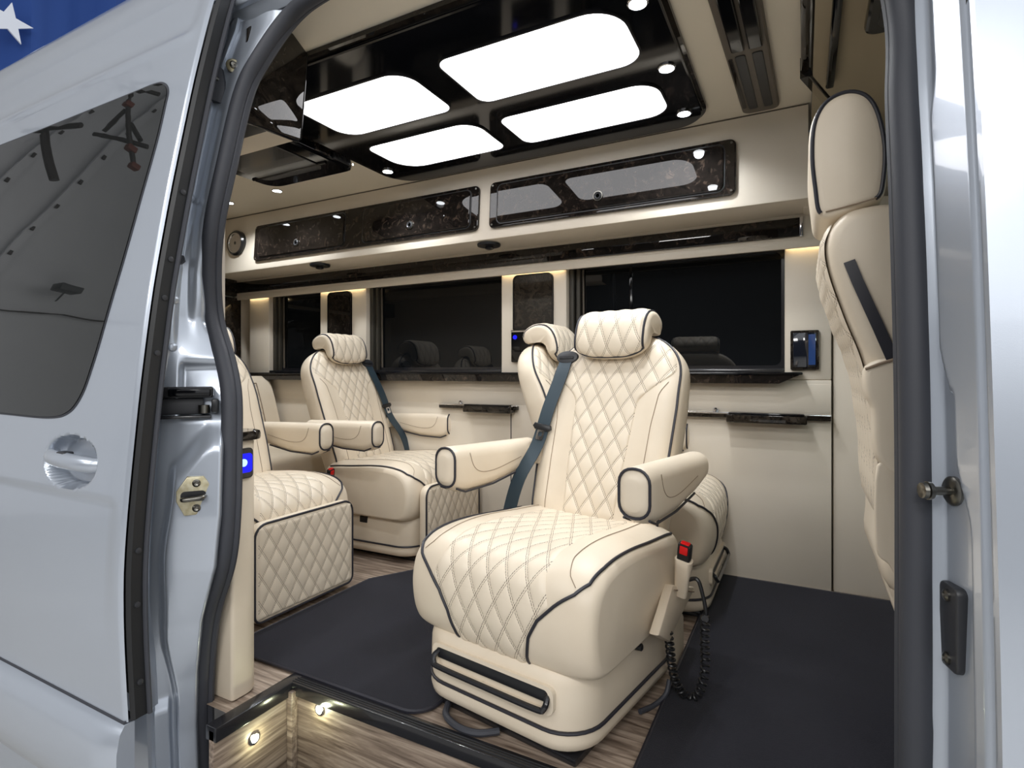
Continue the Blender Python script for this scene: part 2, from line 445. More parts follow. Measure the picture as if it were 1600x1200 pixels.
for k, q in enumerate(FILL_LAMPS):  # invented housings around the added fill lights
    lp = thing('fill_lamp', ('near' if k < 3 else 'far')+' row '+('left', 'middle', 'right')[k % 3]+' added fill lamp out of view before the van', 'lamp', q, group='added fill lamps')
    lp.rotation_euler = (math.radians(28), 0, 0)
    obj('housing', rbox((-.8, -.4, .0), (.8, .4, .08), .02), 'fixture', lp, False)
    for x in (-.6, .6): obj('hanger', tube([(x, 0, .06), (x, .0, 1.2)], .01, 6), 'truss_paint', lp, False)
# flag on the hangar wall, beyond the roof
fl = thing('flag', 'blue flag with a white star hanging beyond the van roof', 'flag', (-6.0, 2.6, 3.4))
fo = onX(-260, 160, -6.0); 
def flag_pt(s, t): return Vector((-6.0+.07*math.sin(s*34+t*2)+.03*math.sin(s*71), .6+3.6*s, 3.3+3.4*t))
obj('cloth', loft([[flag_pt(i/60, j/10)+Vector((d, 0, 0)) for j in range(11)]+[flag_pt(i/60, j/10)+Vector((-.012, 0, 0)) for j in range(10, -1, -1)] for i in range(61) for d in (0,)]), 'blue_flag', fl)
sc_ = onX(14, 33, -5.86)
star = [(sc_.y+(.17 if k % 2 == 0 else .068)*math.sin(PI*k/5+.12), sc_.z+(.17 if k % 2 == 0 else .068)*math.cos(PI*k/5+.12)) for k in range(10)]
obj('star', prism(star, -5.875, -5.86, 'x'), 'white_cloth', fl)

# ---------------- shell of the van
XR, XF = -3.72, 1.9            # rear and front ends of the cabin
floor = Shape()
WX, WY, WZ = -1.353, .173, -.26   # step well corner and depth
floor.add([(XR, WY, 0), (XF, WY, 0), (XF, 1.86, 0), (XR, 1.86, 0), (XR, -.012, 0), (WX, -.012, 0), (WX, WY, 0)], [[0, 6, 1, 2, 3], [4, 5, 6, 0]])
fl_o = struct('floor', floor, 'wood_floor')
struct('riser', rbox((WX, WY, WZ), (.2, WY+.02, -.002), .001), 'wood_floor', fl_o)
struct('riser', rbox((WX-.02, -.078, WZ), (WX, WY+.02, -.002), .001), 'wood_riser', fl_o)
struct('corner_post', rbox((WX, WY-.022, WZ), (WX+.022, WY, -.012), .002), 'wood_floor', fl_o)
struct('step_tread', rbox((WX-.02, -.22, WZ-.04), (.2, WY, WZ), .004), 'satin_black', fl_o)
# nosing: dark aluminium angle with grooves
def nosing():
    sh = Shape()
    sh.join(rbox((WX-.03, WY-.008, -.03), (.2, WY+.034, .008), .003))
    return sh
struct('trim_1', nosing(), 'satin_black')
struct('trim_2', rbox((WX-.034, -.078, -.03), (WX+.008, WY+.034, .0082), .003), 'satin_black')
for k in range(3): struct('groove_rib', tube([(WX, WY+.002+k*.009, .008), (.18, WY+.002+k*.009, .008)], .0022, 6), 'dark_trim', bpy.data.objects['trim_1'])
mat_ = thing('step_mat', 'black rubber mat with a raised rounded rim in the step well', 'mat', (-1.0, .02, WZ))
obj('pad', prism(rrect(WX+.05, -.2, .1, WY-.05, .05), WZ, WZ+.012, 'z', .004), 'rubber', mat_)
obj('rim', tube([(p, q, WZ+.014) for p, q in rrect(WX+.075, -.18, .08, WY-.075, .05)], .009, 8, True), 'rubber', mat_)

struct('ceiling', rbox((XR, .12, 2.0), (0.03, 1.78, 2.03), 0), 'headliner')
struct('cockpit_ceiling', rbox((0.03, -.02, 1.93), (XF, 1.86, 1.96), 0), 'cockpit_liner')

# far wall: lower panels, pillars, valance
wall = Shape(); wall.join(rbox((XR, 1.70, 0), (.108, 1.86, .90), .004)); wall.join(rbox((.113, 1.715, 0), (.40, 1.86, 1.62), .012)); wall.join(rbox((.40, 1.80, 0), (XF, 1.86, 1.96), .0))
wall.join(rbox((XR, 1.86, .0), (XF, 1.90, 2.05), 0))
wf = struct('wall_far', wall, 'leather_wall')
struct('kick_strip', rbox((XR, 1.69, 0), (.4, 1.705, .012), .002), 'grey_vent', wf)
struct('panel_seam', rbox((-1.42, 1.697, .01), (-1.416, 1.703, .73), .001), 'piping', wf)
struct('upper_band', rbox((XR, 1.698, .755), (.108, 1.72, .885), .006), 'leather_wall', wf)
struct('valance', rbox((XR, 1.668, 1.482), (.40, 1.86, 1.64), .006), 'leather_wall', wf)
struct('valance_lip', rbox((XR, 1.666, 1.464), (.115, 1.679, 1.50), .004), 'leather_wall', wf)
PIL = [(-3.58, -3.37), (-2.867, -2.462), (-1.48, -1.092), (-.07, .108)]
for x0, x1 in PIL:
    p = struct('pillar', rbox((x0, 1.70, .90), (x1, 1.86, 1.49), .008), 'leather_wall', wf)
for k, (x0, x1) in enumerate(PIL):
    a, b = x0+.004, x1-.004
    led = obj('led_strip', rbox((a, 1.684, 1.476), (b, 1.694, 1.482), .001), 'led_warm')
    tag(led, ['warm LED strip above the rearmost cream pillar', 'warm LED strip above the pillar behind the far rear seat', 'warm LED strip above the pillar between the two large windows', 'warm LED strip above the cream panel right of the front window'][k], 'light', 'LED strips above the pillars')
# burl beam, sill, pillar panels
struct('trim_3', rbox((XR+.02, 1.655, 1.512), (0, 1.67, 1.592), .005), 'burl')
struct('end_cap', rbox((-.012, 1.652, 1.510), (.002, 1.668, 1.594), .003), 'chrome', bpy.data.objects['trim_3'])
sill = loft([[(XR, 1.64, .885), (XR, 1.64, .925), (XR, 1.72, .925), (XR, 1.72, .885)], [(-.09, 1.64, .885), (-.005, 1.64, .925), (-.005, 1.72, .925), (-.09, 1.72, .885)]])
struct('trim_4', sill, 'burl')
struct('sill_edge', rbox((XR, 1.634, .922), (.0, 1.72, .934), .004), 'piano_black', bpy.data.objects['trim_4'])
for k, (x0, x1, z0) in enumerate(((-2.785, -2.58, .96), (-1.40, -1.164, 1.165))):
    t = thing('burl_panel', ['dark burl panel with rounded top on the pillar behind the far rear seat', 'dark burl panel with rounded top on the pillar between the large windows'][k], 'panel', ((x0+x1)/2, 1.69, z0), group='burl pillar panels')
    obj('burl_face', prism(rrect(x0, z0, x1, 1.462, (.004, .004, .03, .03)), 1.70, 1.688, 'y', .002), 'burl_dark', t)
    o = rrect(x0, z0, x1, 1.462, (.004, .004, .03, .03)); obj('edge_trim', ring_frame(o, inset(o, .006), 1.70, 1.685), 'chrome' if k == 9 else 'piano_black', t)
t = thing('switch_panel', 'black switch panel with a blue light below the burl pillar panel', 'switch', (-1.28, 1.69, 1.0))
obj('plate', rbox((-1.41, 1.684, .99), (-1.16, 1.70, 1.155), .004), 'piano_black', t); obj('button_light', lathe([(0, 0), (.012, 0), (.012, -.004), (0, -.004)], (-1.385, 1.684, 1.125), 'y', 12), 'led_blue', t)
obj('chrome_edge', rbox((-1.41, 1.68, 1.152), (-1.16, 1.69, 1.164), .003), 'chrome', t)

# windows of the far wall
def window(n, x0, x1):
    fr = rrect(x0-.01, .925, x1+.01, 1.49, .012); inn = rrect(x0+.05, .965, x1-.015, 1.475, .03)
    w = struct('window_%d' % n, ring_frame(fr, inn, 1.765, 1.86), 'satin_black')
    struct('pane', prism(rrect(x0+.03, .95, x1-.005, 1.485, .03), 1.782, 1.788, 'y'), 'glass_dark', w)
    struct('shade_channel', rbox((x0+.002, 1.73, .935), (x0+.03, 1.765, 1.478), .008), 'blind', w)
    struct('shade_channel', rbox((x0+.036, 1.745, .935), (x0+.058, 1.775, 1.478), .006), 'blind', w)
    struct('frame_bar', tube([(x0+.072, 1.772, .94), (x0+.066, 1.772, 1.475)], .006, 8), 'grey_vent', w)
    struct('lower_ledge', rbox((x0, 1.70, .925), (x1, 1.775, .95), .005), 'satin_black', w)
    if n == 3: struct('mid_bar', rbox((-.78, 1.776, .95), (-.765, 1.786, 1.48), .002), 'piano_black', w)
    return w
window(1, -3.37, -2.867); window(2, -2.462, -1.48); window(3, -1.092, -.07)

# rear wall, with dark rear window and burl
struct('wall_rear', rbox((XR-.05, .12, -.02), (XR, 1.9, 2.03), 0), 'leather_wall')
w = struct('window_4', rbox((XR, .25, .93), (XR+.03, 1.70, 1.46), .01), 'satin_black'); struct('pane', rbox((XR+.028, .35, .96), (XR+.036, 1.5, 1.44), .01), 'glass_dark', w)
struct('trim_5', rbox((XR, .1, 1.49), (XR+.06, 1.66, 1.625), .006), 'burl_dark'); struct('trim_6', rbox((XR, 1.48, .93), (XR+.05, 1.70, 1.48), .006), 'burl_dark')

# near side wall: inner trim behind the door pillar and body skin
SEAL_PX = [(452, 25), (402, 95), (376, 150), (350, 260), (331, 350), (326, 430), (331, 500), (349, 565), (358, 620), (358, 700), (356, 800), (348, 880), (325, 960), (316, 1040), (314, 1120), (318, 1200)]
def seal_off(z): return .13-.095*smooth(1.0, 1.45, z)
def on_seal(u, v):
    y = 0
    for _ in range(20): z = onY(u, v, y).z; y = .5*y+.5*(body_y(z)+seal_off(z))
    return onY(u, v, y)
SEAL_L = [on_seal(u, v) for u, v in SEAL_PX]
SEAL_L.append(SEAL_L[-1]+Vector((.01, .01, -.2)))
SEAL_R = [on_body(u, v, .13) for u, v in [(1408, 0), (1413, 150), (1420, 300), (1427, 500), (1431, 700), (1432, 900), (1432, 1100), (1432, 1200)]]
SEAL_R.append(SEAL_R[-1]+Vector((0, .01, -.45)))
seal_x = sorted([(p.z, p.x) for p in SEAL_L]); seal_y = sorted([(p.z, p.y) for p in SEAL_L])
top_run = [Vector((SEAL_L[0].x+.16, .085, 1.955)), Vector((-.8, .09, 1.985)), Vector((-.3, .10, 1.985)), Vector((.02, .10, 1.94)), Vector((.09, .10, 1.82))]
seal_path = catmull(list(reversed(SEAL_L))+top_run+SEAL_R, 8)
struct('wall_near_trim', rbox((XR, .115, -.02), (-1.62, .14, 2.03), 0), 'leather_wall')
def skin(x0, x1, prof, off=0, n=1): return surf(lambda s, t: (x0+(x1-x0)*s, prof(-.75+2.75*t)+off, -.75+2.75*t), n, 60)
def solid_skin(x0, x1, prof, th, z0=-.75, z1=2.0, n=70):
    zs = [z0+(z1-z0)*i/n for i in range(n+1)]
    sec = [(prof(z), z) for z in zs]+[(prof(z)+th, z) for z in reversed(zs)]
    return prism(sec, x0, x1, 'x')
wn = struct('wall_near_rear', solid_skin(XR-.2, -1.53, body_y, .03), 'silver_paint')
ROOF = [(.06, 1.99), (.075, 2.06), (.09, 2.15), (.115, 2.23), (.16, 2.31), (.26, 2.37), (.5, 2.42), (.93, 2.44), (1.4, 2.42), (1.7, 2.33), (1.84, 2.2), (1.93, 1.9)]
rp = catmull([(p, q, 0) for p, q in ROOF], 6)
sec = [(p.x, p.y) for p in rp]; sec2 = [(p[0]+(.03 if p[0] < 1 else -.03), p[1]-.03) for p in reversed(sec)]
struct('roof', prism(sec+sec2, XR-.3, XF+.3, 'x'), 'silver_paint')
struct('drip_rail', tube([(XR-.2, .055, 2.035), (XF, .055, 2.035)], .014, 8), 'silver_paint', bpy.data.objects['roof'])
struct('header', rbox((-1.5, .05, 1.985), (.3, .10, 2.10), .01), 'silver_paint', bpy.data.objects['roof'])

# rear door pillar (jamb) : pressed steel between the body skin and the seal
def jamb_pt(f, z):
    sx, sy = interp(seal_x, z), interp(seal_y, z)
    ox, oy = -1.545, body_y(z)+.004
    x = ox+(sx-ox)*f; y = oy+(sy-oy)*f
    d = 0.0
    d += .016*smooth(.10, .16, f)*(1-smooth(.22, .30, f))*smooth(.98, 1.10, z)            # raised weld bead
    d -= .012*smooth(.02, .06, f)*(1-smooth(.08, .13, f))
    ztop = .70+.10*smooth(.25, .80, f)                                                    # pressed latch pocket, proud of the pillar
    if z < ztop:
        left = .27+.20*smooth(.25, .04, z)-.05*smooth(.62, .45, z)+.06*smooth(.45, .25, z)
        d += .042*smooth(left, left+.09, f)*(1-smooth(.86, .97, f))*smooth(ztop, ztop-.075, z)
    if z < .05: d += .018*(1-smooth(.40, .46, f))*smooth(.12, .16, f)*smooth(.05, .03, z)
    if .80 < z < .97: d -= .020*smooth(.30, .42, f)*(1-smooth(.93, 1.0, f))*smooth(.80, .83, z)*(1-smooth(.94, .97, z))  # track cut-out
    d += .012*smooth(.45, .7, f)*(1-smooth(.75, 1.0, f))*smooth(1.0, 1.15, z)
    return Vector((x+d, y-.55*d, z))
NF, NZ = 56, 260
jamb = Shape(); zs = [-.55+(1.99+.55)*j/NZ for j in range(NZ+1)]
jamb.add([jamb_pt(i/NF, z) for z in zs for i in range(NF+1)], [[j*(NF+1)+i, j*(NF+1)+i+1, (j+1)*(NF+1)+i+1, (j+1)*(NF+1)+i] for j in range(NZ) for i in range(NF)])
wj = struct('wall_near_pillar', jamb, 'silver_paint', angle=60)
# inner return from the seal to the trim
inn = Shape(); zz = [-.55+2.5*j/60 for j in range(61)]
inn.add([q for z in zz for q in (Vector((interp(seal_x, z), interp(seal_y, z), z)), Vector((interp(seal_x, z)-.06, interp(seal_y, z)+.008, z)), Vector((-1.75, interp(seal_y, z)+.012, z)))], [[j*3+i, j*3+i+1, j*3+i+4, j*3+i+3] for j in range(60) for i in range(2)])
struct('pillar_return', inn, 'dark_trim', wj)
sl = struct('trim_7', tube(seal_path, .021, 12, False, 1.0), 'rubber')
struct('seal_lip', tube([p+Vector((.012 if p.x < -.9 else -.012, .018, 0)) for p in seal_path], .012, 8), 'rubber', sl)
sl['label'] = 'black rubber door seal'
# weld studs and cover buttons on the pillar
for z, f in ((1.42, .2), (1.25, .19), (1.13, .2), (1.0, .22)):
    p = jamb_pt(f, z); struct('weld_button', lathe([(.011, -.002), (.011, .004), (.007, .007), (0, .007)], p, 'x', 14), 'silver_paint', wj)

# front door pillar (right): stepped jamb facing the opening, then the outer skin
sr_x = sorted([(p.z, p.x) for p in SEAL_R]); sr_y = sorted([(p.z, p.y) for p in SEAL_R])
def pil_pt(f, z):
    sx, sy = interp(sr_x, z)+.012, interp(sr_y, z)-.01
    ox, oy = .205, body_y(z)
    x = sx+(ox-sx)*f; y = sy+(oy-sy)*f
    bul = 1-smooth(.54, .60, z)*1 if z < .8 else 0
    step = .42-.22*smooth(.86, .98, z)-.0*z+(.12*smooth(1.30, 1.38, z))          # where the jamb steps out
    if z < .70: step = .62-.12*smooth(.36, .30, z)
    elif z < .90: step = .62-.20*smooth(.72, .82, z)
    d = -.018*(1-smooth(step-.07, step+.05, f))*smooth(0, .08, f)
    d += .010*smooth(.80, .86, f)*(1-smooth(.86, .93, f))*-1
    if z < .25: d += .012*smooth(.25, .2, z)*(1-f)
    return Vector((x-d*.9, y+d*.1, z))
NF2 = 40
jr = Shape(); jr.add([pil_pt(i/NF2, z) for z in zs for i in range(NF2+1)], [[j*(NF2+1)+i, j*(NF2+1)+i+1, (j+1)*(NF2+1)+i+1, (j+1)*(NF2+1)+i] for j in range(NZ) for i in range(NF2)])
wp = struct('wall_near_front', jr, 'silver_paint', angle=60)
struct('outer_skin', solid_skin(.205, .62, body_y, .03, n=110), 'silver_paint', wp)
struct('pillar_core', prism([(.20, -.02), (.20, .12), (.40, .12), (.40, -.02)], -.7, 1.98, 'z'), 'dark_trim', wp)
struct('window_gasket', surf(lambda s, t: Vector((.300+.006*s-.03*(t-.5), body_y(1.0+.95*t)-.003, 1.0+.95*t)), 3, 20), 'rubber', wp)
struct('cockpit_side', rbox((.62, -.03, -.02), (XF, .0, .95), 0), 'cockpit_liner', wp)
struct('wall_front', rbox((XF, -.03, -.02), (XF+.04, 1.9, .98), 0), 'cockpit_liner')
w = struct('window_5', rbox((XF-.02, .0, .98), (XF+.02, 1.86, 1.03), .01), 'black_plastic'); struct('pane', rbox((XF+.0, .02, 1.0), (XF+.006, 1.84, 1.93), 0), 'glass_clear', w)
w = struct('window_6', rbox((.62, -.04, .93), (XF, .0, .97), .01), 'black_plastic'); struct('pane', rbox((.62, -.025, .96), (XF, -.020, 1.93), 0), 'glass_clear', w)

# ================================================================== SLIDING DOOR, slid back
DX0, DX1 = -2.95, -1.43
dr = thing('sliding_door', 'silver sliding door slid back, with dark rounded window and pull handle', 'door', (-2.1, -.25, -.5))
WIN = [(-150, 312), (-146, 294), (-132, 282), (-60, 253), (0, 229), (60, 206), (115, 184), (165, 164), (210, 146), (240, 134), (255, 132), (262, 142), (258, 165), (240, 240), (195, 400), (160, 520), (141, 582), (130, 612), (117, 634), (104, 645), (88, 650), (60, 650), (0, 644), (-110, 634), (-140, 626), (-150, 600)]
wpts = [on_door(u, v) for u, v in WIN]
win_o = [(p.x, p.z) for p in wpts]
hc = on_door(111, 722)
HX, HZ, HA, HB = hc.x-.01, hc.z, .135, .068      # handle recess
def door_pt(x, z, off=0): return Vector((x, door_y(z)+off, z))
def crease(x, z):      # pressed lines of the door skin
    return (-.004*math.exp(-((z-1.86)/.016)**2)+.006*smooth(1.86, 1.92, z)+.007*smooth(.63, .60, z)*smooth(.2, .5, z))*(1-smooth(DX1-.09, DX1-.02, x))
def in_handle(x, z):
    q = ((x-HX)/HA)**2+(abs((z-HZ)/HB))**2.4
    return q
nx, nz = 320, 300
sk = Shape(); DZ0 = on_door(100, 1080).z
LOW = .0
vs = []
for j in range(nz+1):
    z = DZ0+(2.02-DZ0)*j/nz
    for i in range(nx+1):
        t = i/nx; x = DX0+(DX1-DX0)*t
        q = in_handle(x, z); dep = .046*(1-smooth(.74, 1.0, q))
        edge = .006*smooth(DX1-.014, DX1, x)**2
        vs.append(door_pt(x, z, crease(x, z)+dep+edge))
sk.add(vs, [[j*(nx+1)+i, j*(nx+1)+i+1, (j+1)*(nx+1)+i+1, (j+1)*(nx+1)+i] for j in range(nz) for i in range(nx)])
obj('door_skin', sk, 'silver_paint', dr, angle=70)
obj('inner_panel', solid_skin(DX0, DX1-.012, lambda z: door_y(z)+.056, .008, DZ0+.02, 2.01, 50), 'dark_trim', dr)
edge_strip = loft([[Vector((DX1-.003, door_y(z)+.012, z)), Vector((DX1+.004, door_y(z)+.02, z)), Vector((DX1+.004, door_y(z)+.050, z)), Vector((DX1-.02, door_y(z)+.054, z))] for z in [DZ0+(2.0-DZ0)*k/60 for k in range(61)]])
obj('edge_seal', edge_strip, 'dark_trim', dr)
obj('edge_bead', tube([(DX1+.006, door_y(z)+.052, z) for z in [DZ0+(2.0-DZ0)*k/60 for k in range(61)]], .006, 8), 'rubber', dr)
for z in (1.40, 1.22, 1.12, .98, .5, .37, .18): obj('edge_screw', lathe([(.007, 0), (.007, .004), (.003, .005), (0, .005)], (DX1+.003, door_y(z)+.034, z), 'x', 10), 'charcoal', dr)
# glass, slightly proud of the skin, with a dark gasket
def shell(outline, off0, off1):
    # triangulated pane following the door's curve
    bm = bmesh.new(); n = len(outline)
    face = bm.faces.new([bm.verts.new((x, 0, z)) for x, z in outline])
    ext = bmesh.ops.extrude_face_region(bm, geom=[face])
    for v in [g for g in ext['geom'] if isinstance(g, bmesh.types.BMVert)]: v.co.y = 1
    zlo, zhi = min(q[1] for q in outline), max(q[1] for q in outline)
    for k in range(1, 26):
        bmesh.ops.bisect_plane(bm, geom=bm.verts[:]+bm.edges[:]+bm.faces[:], plane_co=(0, 0, zlo+(zhi-zlo)*k/26), plane_no=(0, 0, 1))
    for v in bm.verts: v.co.y = door_y(v.co.z)+(off0 if v.co.y < .5 else off1)
    return from_bm(bm)
dense = [(p.x, p.y) for p in catmull([(a, b, 0) for a, b in win_o], 6, True)]
pane = obj('window_pane', shell(dense, -.004, .002), 'glass_door', dr, angle=60)
obj('window_gasket', shell(inset(dense, -.006), -.0015, .003), 'rubber', dr, angle=60)
# pull handle bridging the recess
hp = catmull([(HX-.125, door_y(HZ)+.022, HZ+.008), (HX-.100, door_y(HZ)+.002, HZ+.008), (HX-.03, door_y(HZ)-.010, HZ+.006), (HX+.06, door_y(HZ)-.008, HZ+.002), (HX+.108, door_y(HZ)+.006, HZ-.002), (HX+.126, door_y(HZ)+.024, HZ-.002)], 8)
hd = obj('door_handle', tube(hp, [.018+.004*math.sin(PI*k/(len(hp)-1)) for k in range(len(hp))], 12, False, .8), 'silver_paint', dr)
obj('lock_cap', rbox((HX-.025, door_y(HZ)-.020, HZ+.018), (HX+.015, door_y(HZ)+.006, HZ+.028), .005, 3), 'charcoal', dr)
# lower moulding: bulges out below the joint line
def mould(x):
    k = .5*(1-smooth(DX1-.05, DX1-.0, x))+.5
    zt = DZ0-.004
    out = []
    for a, z in ((.02, zt), (-.005, zt), (-.026, zt-.018), (-.040, zt-.06), (-.044, zt-.13), (-.030, zt-.20), (.02, zt-.26)):
        out.append(Vector((x, door_y(DZ0)+(a if a > 0 else a*k), z)))
    return out
xs = [DX0+(DX1-DX0)*i/40 for i in range(41)]
obj('lower_moulding', loft([mould(x) for x in xs]), 'silver_paint', dr, angle=60)
obj('moulding_gap', rbox((DX0, door_y(DZ0)-.002, DZ0-.006), (DX1-.004, door_y(DZ0)+.03, DZ0+.003), .001), 'rubber', dr)

# ================================================================== HARDWARE ON THE DOOR PILLARS
def on_jamb(u, v):
    best = None; d = ray(u, v).normalized()
    for j in range(0, 200):
        z = -.4+2.35*j/200
        for i in range(0, 41):
            p = jamb_pt(i/40, z); w = p-CAM; e = (w-d*w.dot(d)).length
            if best is None or e < best[0]: best = (e, p)
    return best[1]
JN = Vector((.80, -.60, 0)).normalized(); JT = Vector((.60, .80, 0)).normalized()     # facing of the pillar and the direction across it
def jmat(p): return Matrix(((JT.x, -JN.x, 0, p.x), (JT.y, -JN.y, 0, p.y), (0, 0, 1, p.z), (0, 0, 0, 1)))   # local x across, -y outwards, z up
p = on_jamb(304, 772)
t = thing('latch_striker', 'zinc latch striker plate with two screws on the rear door pillar', 'latch', p)
M = jmat(p)
oc = [(-.040, -.012), (-.022, -.050), (.022, -.050), (.038, -.03), (.038, .028), (.022, .050), (-.016, .050), (-.040, .014)]
obj('plate', prism(oc, .012, -.007, 'y', .003).xf(M), 'zinc', t)
obj('slot', prism(rrect(-.030, -.014, .028, .013, .010), -.003, -.008, 'y').xf(M), 'black_plastic', t)
obj('striker_bar', tube(catmull([(-.026, -.004, -.006), (-.02, -.022, -.006), (.018, -.022, -.003), (.026, -.004, -.001)], 6), .006, 10).xf(M), 'steel', t)
for z in (-.032, .033): obj('screw', lathe([(.010, -.006), (.010, -.009), (.006, -.012), (.003, -.010), (0, -.010)], (0.006, 0, z), 'y', 14).xf(M), 'steel', t)
p = on_jamb(288, 622)+JN*.018
t = thing('slide_arm', 'black roller arm of the sliding door in the pillar cut-out', 'hinge', p); M = jmat(p)
obj('upper_arm', rbox((-.085, -.035, .006), (.075, .012, .036), .006, 3).xf(M), 'satin_black', t)
obj('arm_cover', rbox((-.03, -.042, .010), (.07, -.03, .032), .005, 3).xf(M), 'piano_black', t)
obj('lower_arm', rbox((-.085, -.030, -.050), (.07, .012, -.042), .003).xf(M), 'satin_black', t)
obj('track', rbox((-.085, -.005, -.040), (.05, .012, .004), .003).xf(M), 'charcoal', t)
obj('roller', lathe([(0, -.018), (.014, -.018), (.014, .004), (0, .004)], (.052, -.018, -.018), 'z', 16).xf(M), 'steel', t)
obj('end_stop', rbox((.070, -.03, -.036), (.088, .01, .002), .006, 2).xf(M), 'black_plastic', t)
p = on_jamb(365, 105)
t = thing('upper_bolt', 'brass coloured bolt head high on the rear door pillar', 'bolt', p); M = jmat(p)
obj('washer', lathe([(.020, .004), (.020, -.003), (.016, -.006), (0, -.006)], (0, 0, 0), 'y', 20).xf(M), 'zinc', t); obj('bolt_head', lathe([(.010, -.004), (.010, -.012), (.006, -.014), (0, -.012)], (0, 0, 0), 'y', 12).xf(M), 'steel', t)
p = on_jamb(340, 138)
t = thing('rubber_stop', 'black rubber stop with pin on the upper door pillar', 'bumper', p); M = jmat(p)
obj('body', loft([[M@Vector((x*k, y, z)) for x, z in ((-.022, -.05), (.012, -.055), (.024, -.01), (.014, .045), (-.008, .055), (-.024, .02))] for y, k in ((.012, 1), (-.014, 1), (-.022, .7))]), 'rubber', t)
obj('pin', tube([M@Vector((0, -.02, .012)), M@Vector((-.03, -.045, .012))], .006, 8), 'steel', t)
p = on_jamb(275, 410)
t = obj('cable_guide', loft([[jmat(p)@Vector((x, y, z)) for x, z in ((-.03, -.045), (-.005, -.04), (.004, -.012), (.022, .008), (.020, .020), (-.004, .022), (-.006, .10), (-.016, .10), (-.03, .02))] for y in (.01, -.018)]), 'rubber')
tag(t, 'flat black plastic guide clipped to the rear pillar beside the door edge', 'guide')

def on_front(u, v):
    best = None; d = ray(u, v).normalized()
    for j in range(0, 200):
        z = -.2+1.9*j/200
        for i in range(0, 41):
            q = pil_pt(i/40, z); w = q-CAM; e = (w-d*w.dot(d)).length
            if best is None or e < best[0]: best = (e, q)
    return best[1]
p = on_front(1490, 768)
t = thing('striker_pin', 'round chrome striker pin sticking out of the front door pillar', 'striker', p)
ax = Vector((-.93, -.36, 0)).normalized(); sd = Vector((-ax.y, ax.x, 0))
M = Matrix(((sd.x, ax.x, 0, p.x), (sd.y, ax.y, 0, p.y), (0, 0, 1, p.z), (0, 0, 0, 1)))
obj('flange', lathe([(0, -.01), (.020, -.01), (.020, .004), (.016, .007), (0, .007)], (0, 0, 0), 'y', 24).xf(M), 'steel', t)
obj('pin', lathe([(.006, 0), (.006, .032)], (0, 0, 0), 'y', 16).xf(M), 'steel', t)
obj('head', lathe([(0, .030), (.012, .030), (.0125, .035), (.009, .036), (.0115, .037), (.0105, .042), (.005, .040), (0, .040)], (0, 0, 0), 'y', 20).xf(M), 'steel', t)
p = on_front(1489, 982)
t = thing('cover_plate', 'dark rectangular cover plate with two screws on the front door pillar', 'plate', p)
pf = [Vector((a, b, c)) for a, b, c in []]
ny = (pil_pt(.9, p.z)-pil_pt(.2, p.z)).normalized(); nn = Vector((ny.y, -ny.x, 0)); nn = nn if nn.x < 0 else -nn
M = Matrix(((ny.x, nn.x, 0, p.x), (ny.y, nn.y, 0, p.y), (0, 0, 1, p.z), (0, 0, 0, 1)))
obj('plate', prism(rrect(-.023, -.057, .023, .057, .010), -.012, .008, 'y', .003).xf(M), 'charcoal', t)
for z in (-.043, .042): obj('screw', lathe([(.008, .007), (.008, .011), (.004, .013), (0, .010)], (0, 0, z), 'y', 14).xf(M), 'steel', t)

# ================================================================== CARPETS
def carpet_piece(name, label, outline, z=.0):
    o = obj(name, prism(outline, z+.001, z+.012, 'z', .003), 'carpet'); tag(o, label, 'carpet', 'navy floor carpets')
    e = obj('bound_edge', tube([(p, q, z+.008) for p, q in outline], .006, 6, True), 'piping', o)
    return o
carpet_piece('carpet', 'dark navy carpet between the rear seats and the turned front seat', [(-1.715, .212)]+rrect(-1.3, .212, -.90, 1.69, (.02, .07, .02, .02))[7:21]+[(-1.44, 1.69), (-1.48, 1.30), (-1.60, 1.10), (-1.715, .90)])
carpet_piece('carpet', 'dark navy carpet on the floor right of the turned front seat', rrect(-.345, .212, .36, 1.69, .02))
# ================================================================== CONSOLE BY THE DOOR
t = thing('door_console', 'cream upholstered console behind the door seal with burl top', 'console', (-1.5, .05, 0))
obj('body', prism(rrect(-1.60, .022, -1.42, .118, (.01, .01, .05, .01)), .004, .735, 'z', .004), 'leather', t)
obj('top', prism(rrect(-1.605, .022, -1.405, .135, (.01, .01, .06, .01)), .735, .762, 'z', .008), 'burl', t)
t = thing('usb_port', 'blue glowing socket on the cream console by the door', 'socket', (-1.42, .055, .675))
obj('bezel', prism(rrect(.028, .628, .085, .715, .012), -1.424, -1.412, 'x', .003), 'satin_black', t)
obj('glow_face', prism(rrect(.033, .645, .080, .70, .010), -1.413, -1.411, 'x'), 'led_blue', t)
obj('glow_core', lathe([(0, 0), (.011, 0), (.011, .002), (0, .002)], (-1.4115, .052, .674), 'x', 16), 'led_blue_core', t)
p = onX(397, 1153, WX)
t = thing('step_light', 'small round lit lamp in the wooden riser of the step well', 'light', p)
obj('bezel', lathe([(.017, -.002), (.017, .004), (.012, .005), (.012, -.002)], p, 'x', 20), 'chrome', t); obj('lens', lathe([(0, 0), (.012, 0), (.012, .004), (0, .005)], p, 'x', 20), 'step_lens', t)
p = Vector((-1.24, WY, -.045))
t = thing('step_light', 'second round lamp just under the nosing on the back riser', 'light', p)
obj('bezel', lathe([(.017, .002), (.017, -.004), (.012, -.005), (.012, .002)], p, 'y', 20), 'chrome', t); obj('lens', lathe([(0, 0), (.012, 0), (.012, -.004), (0, -.005)], p, 'y', 20), 'step_lens', t)

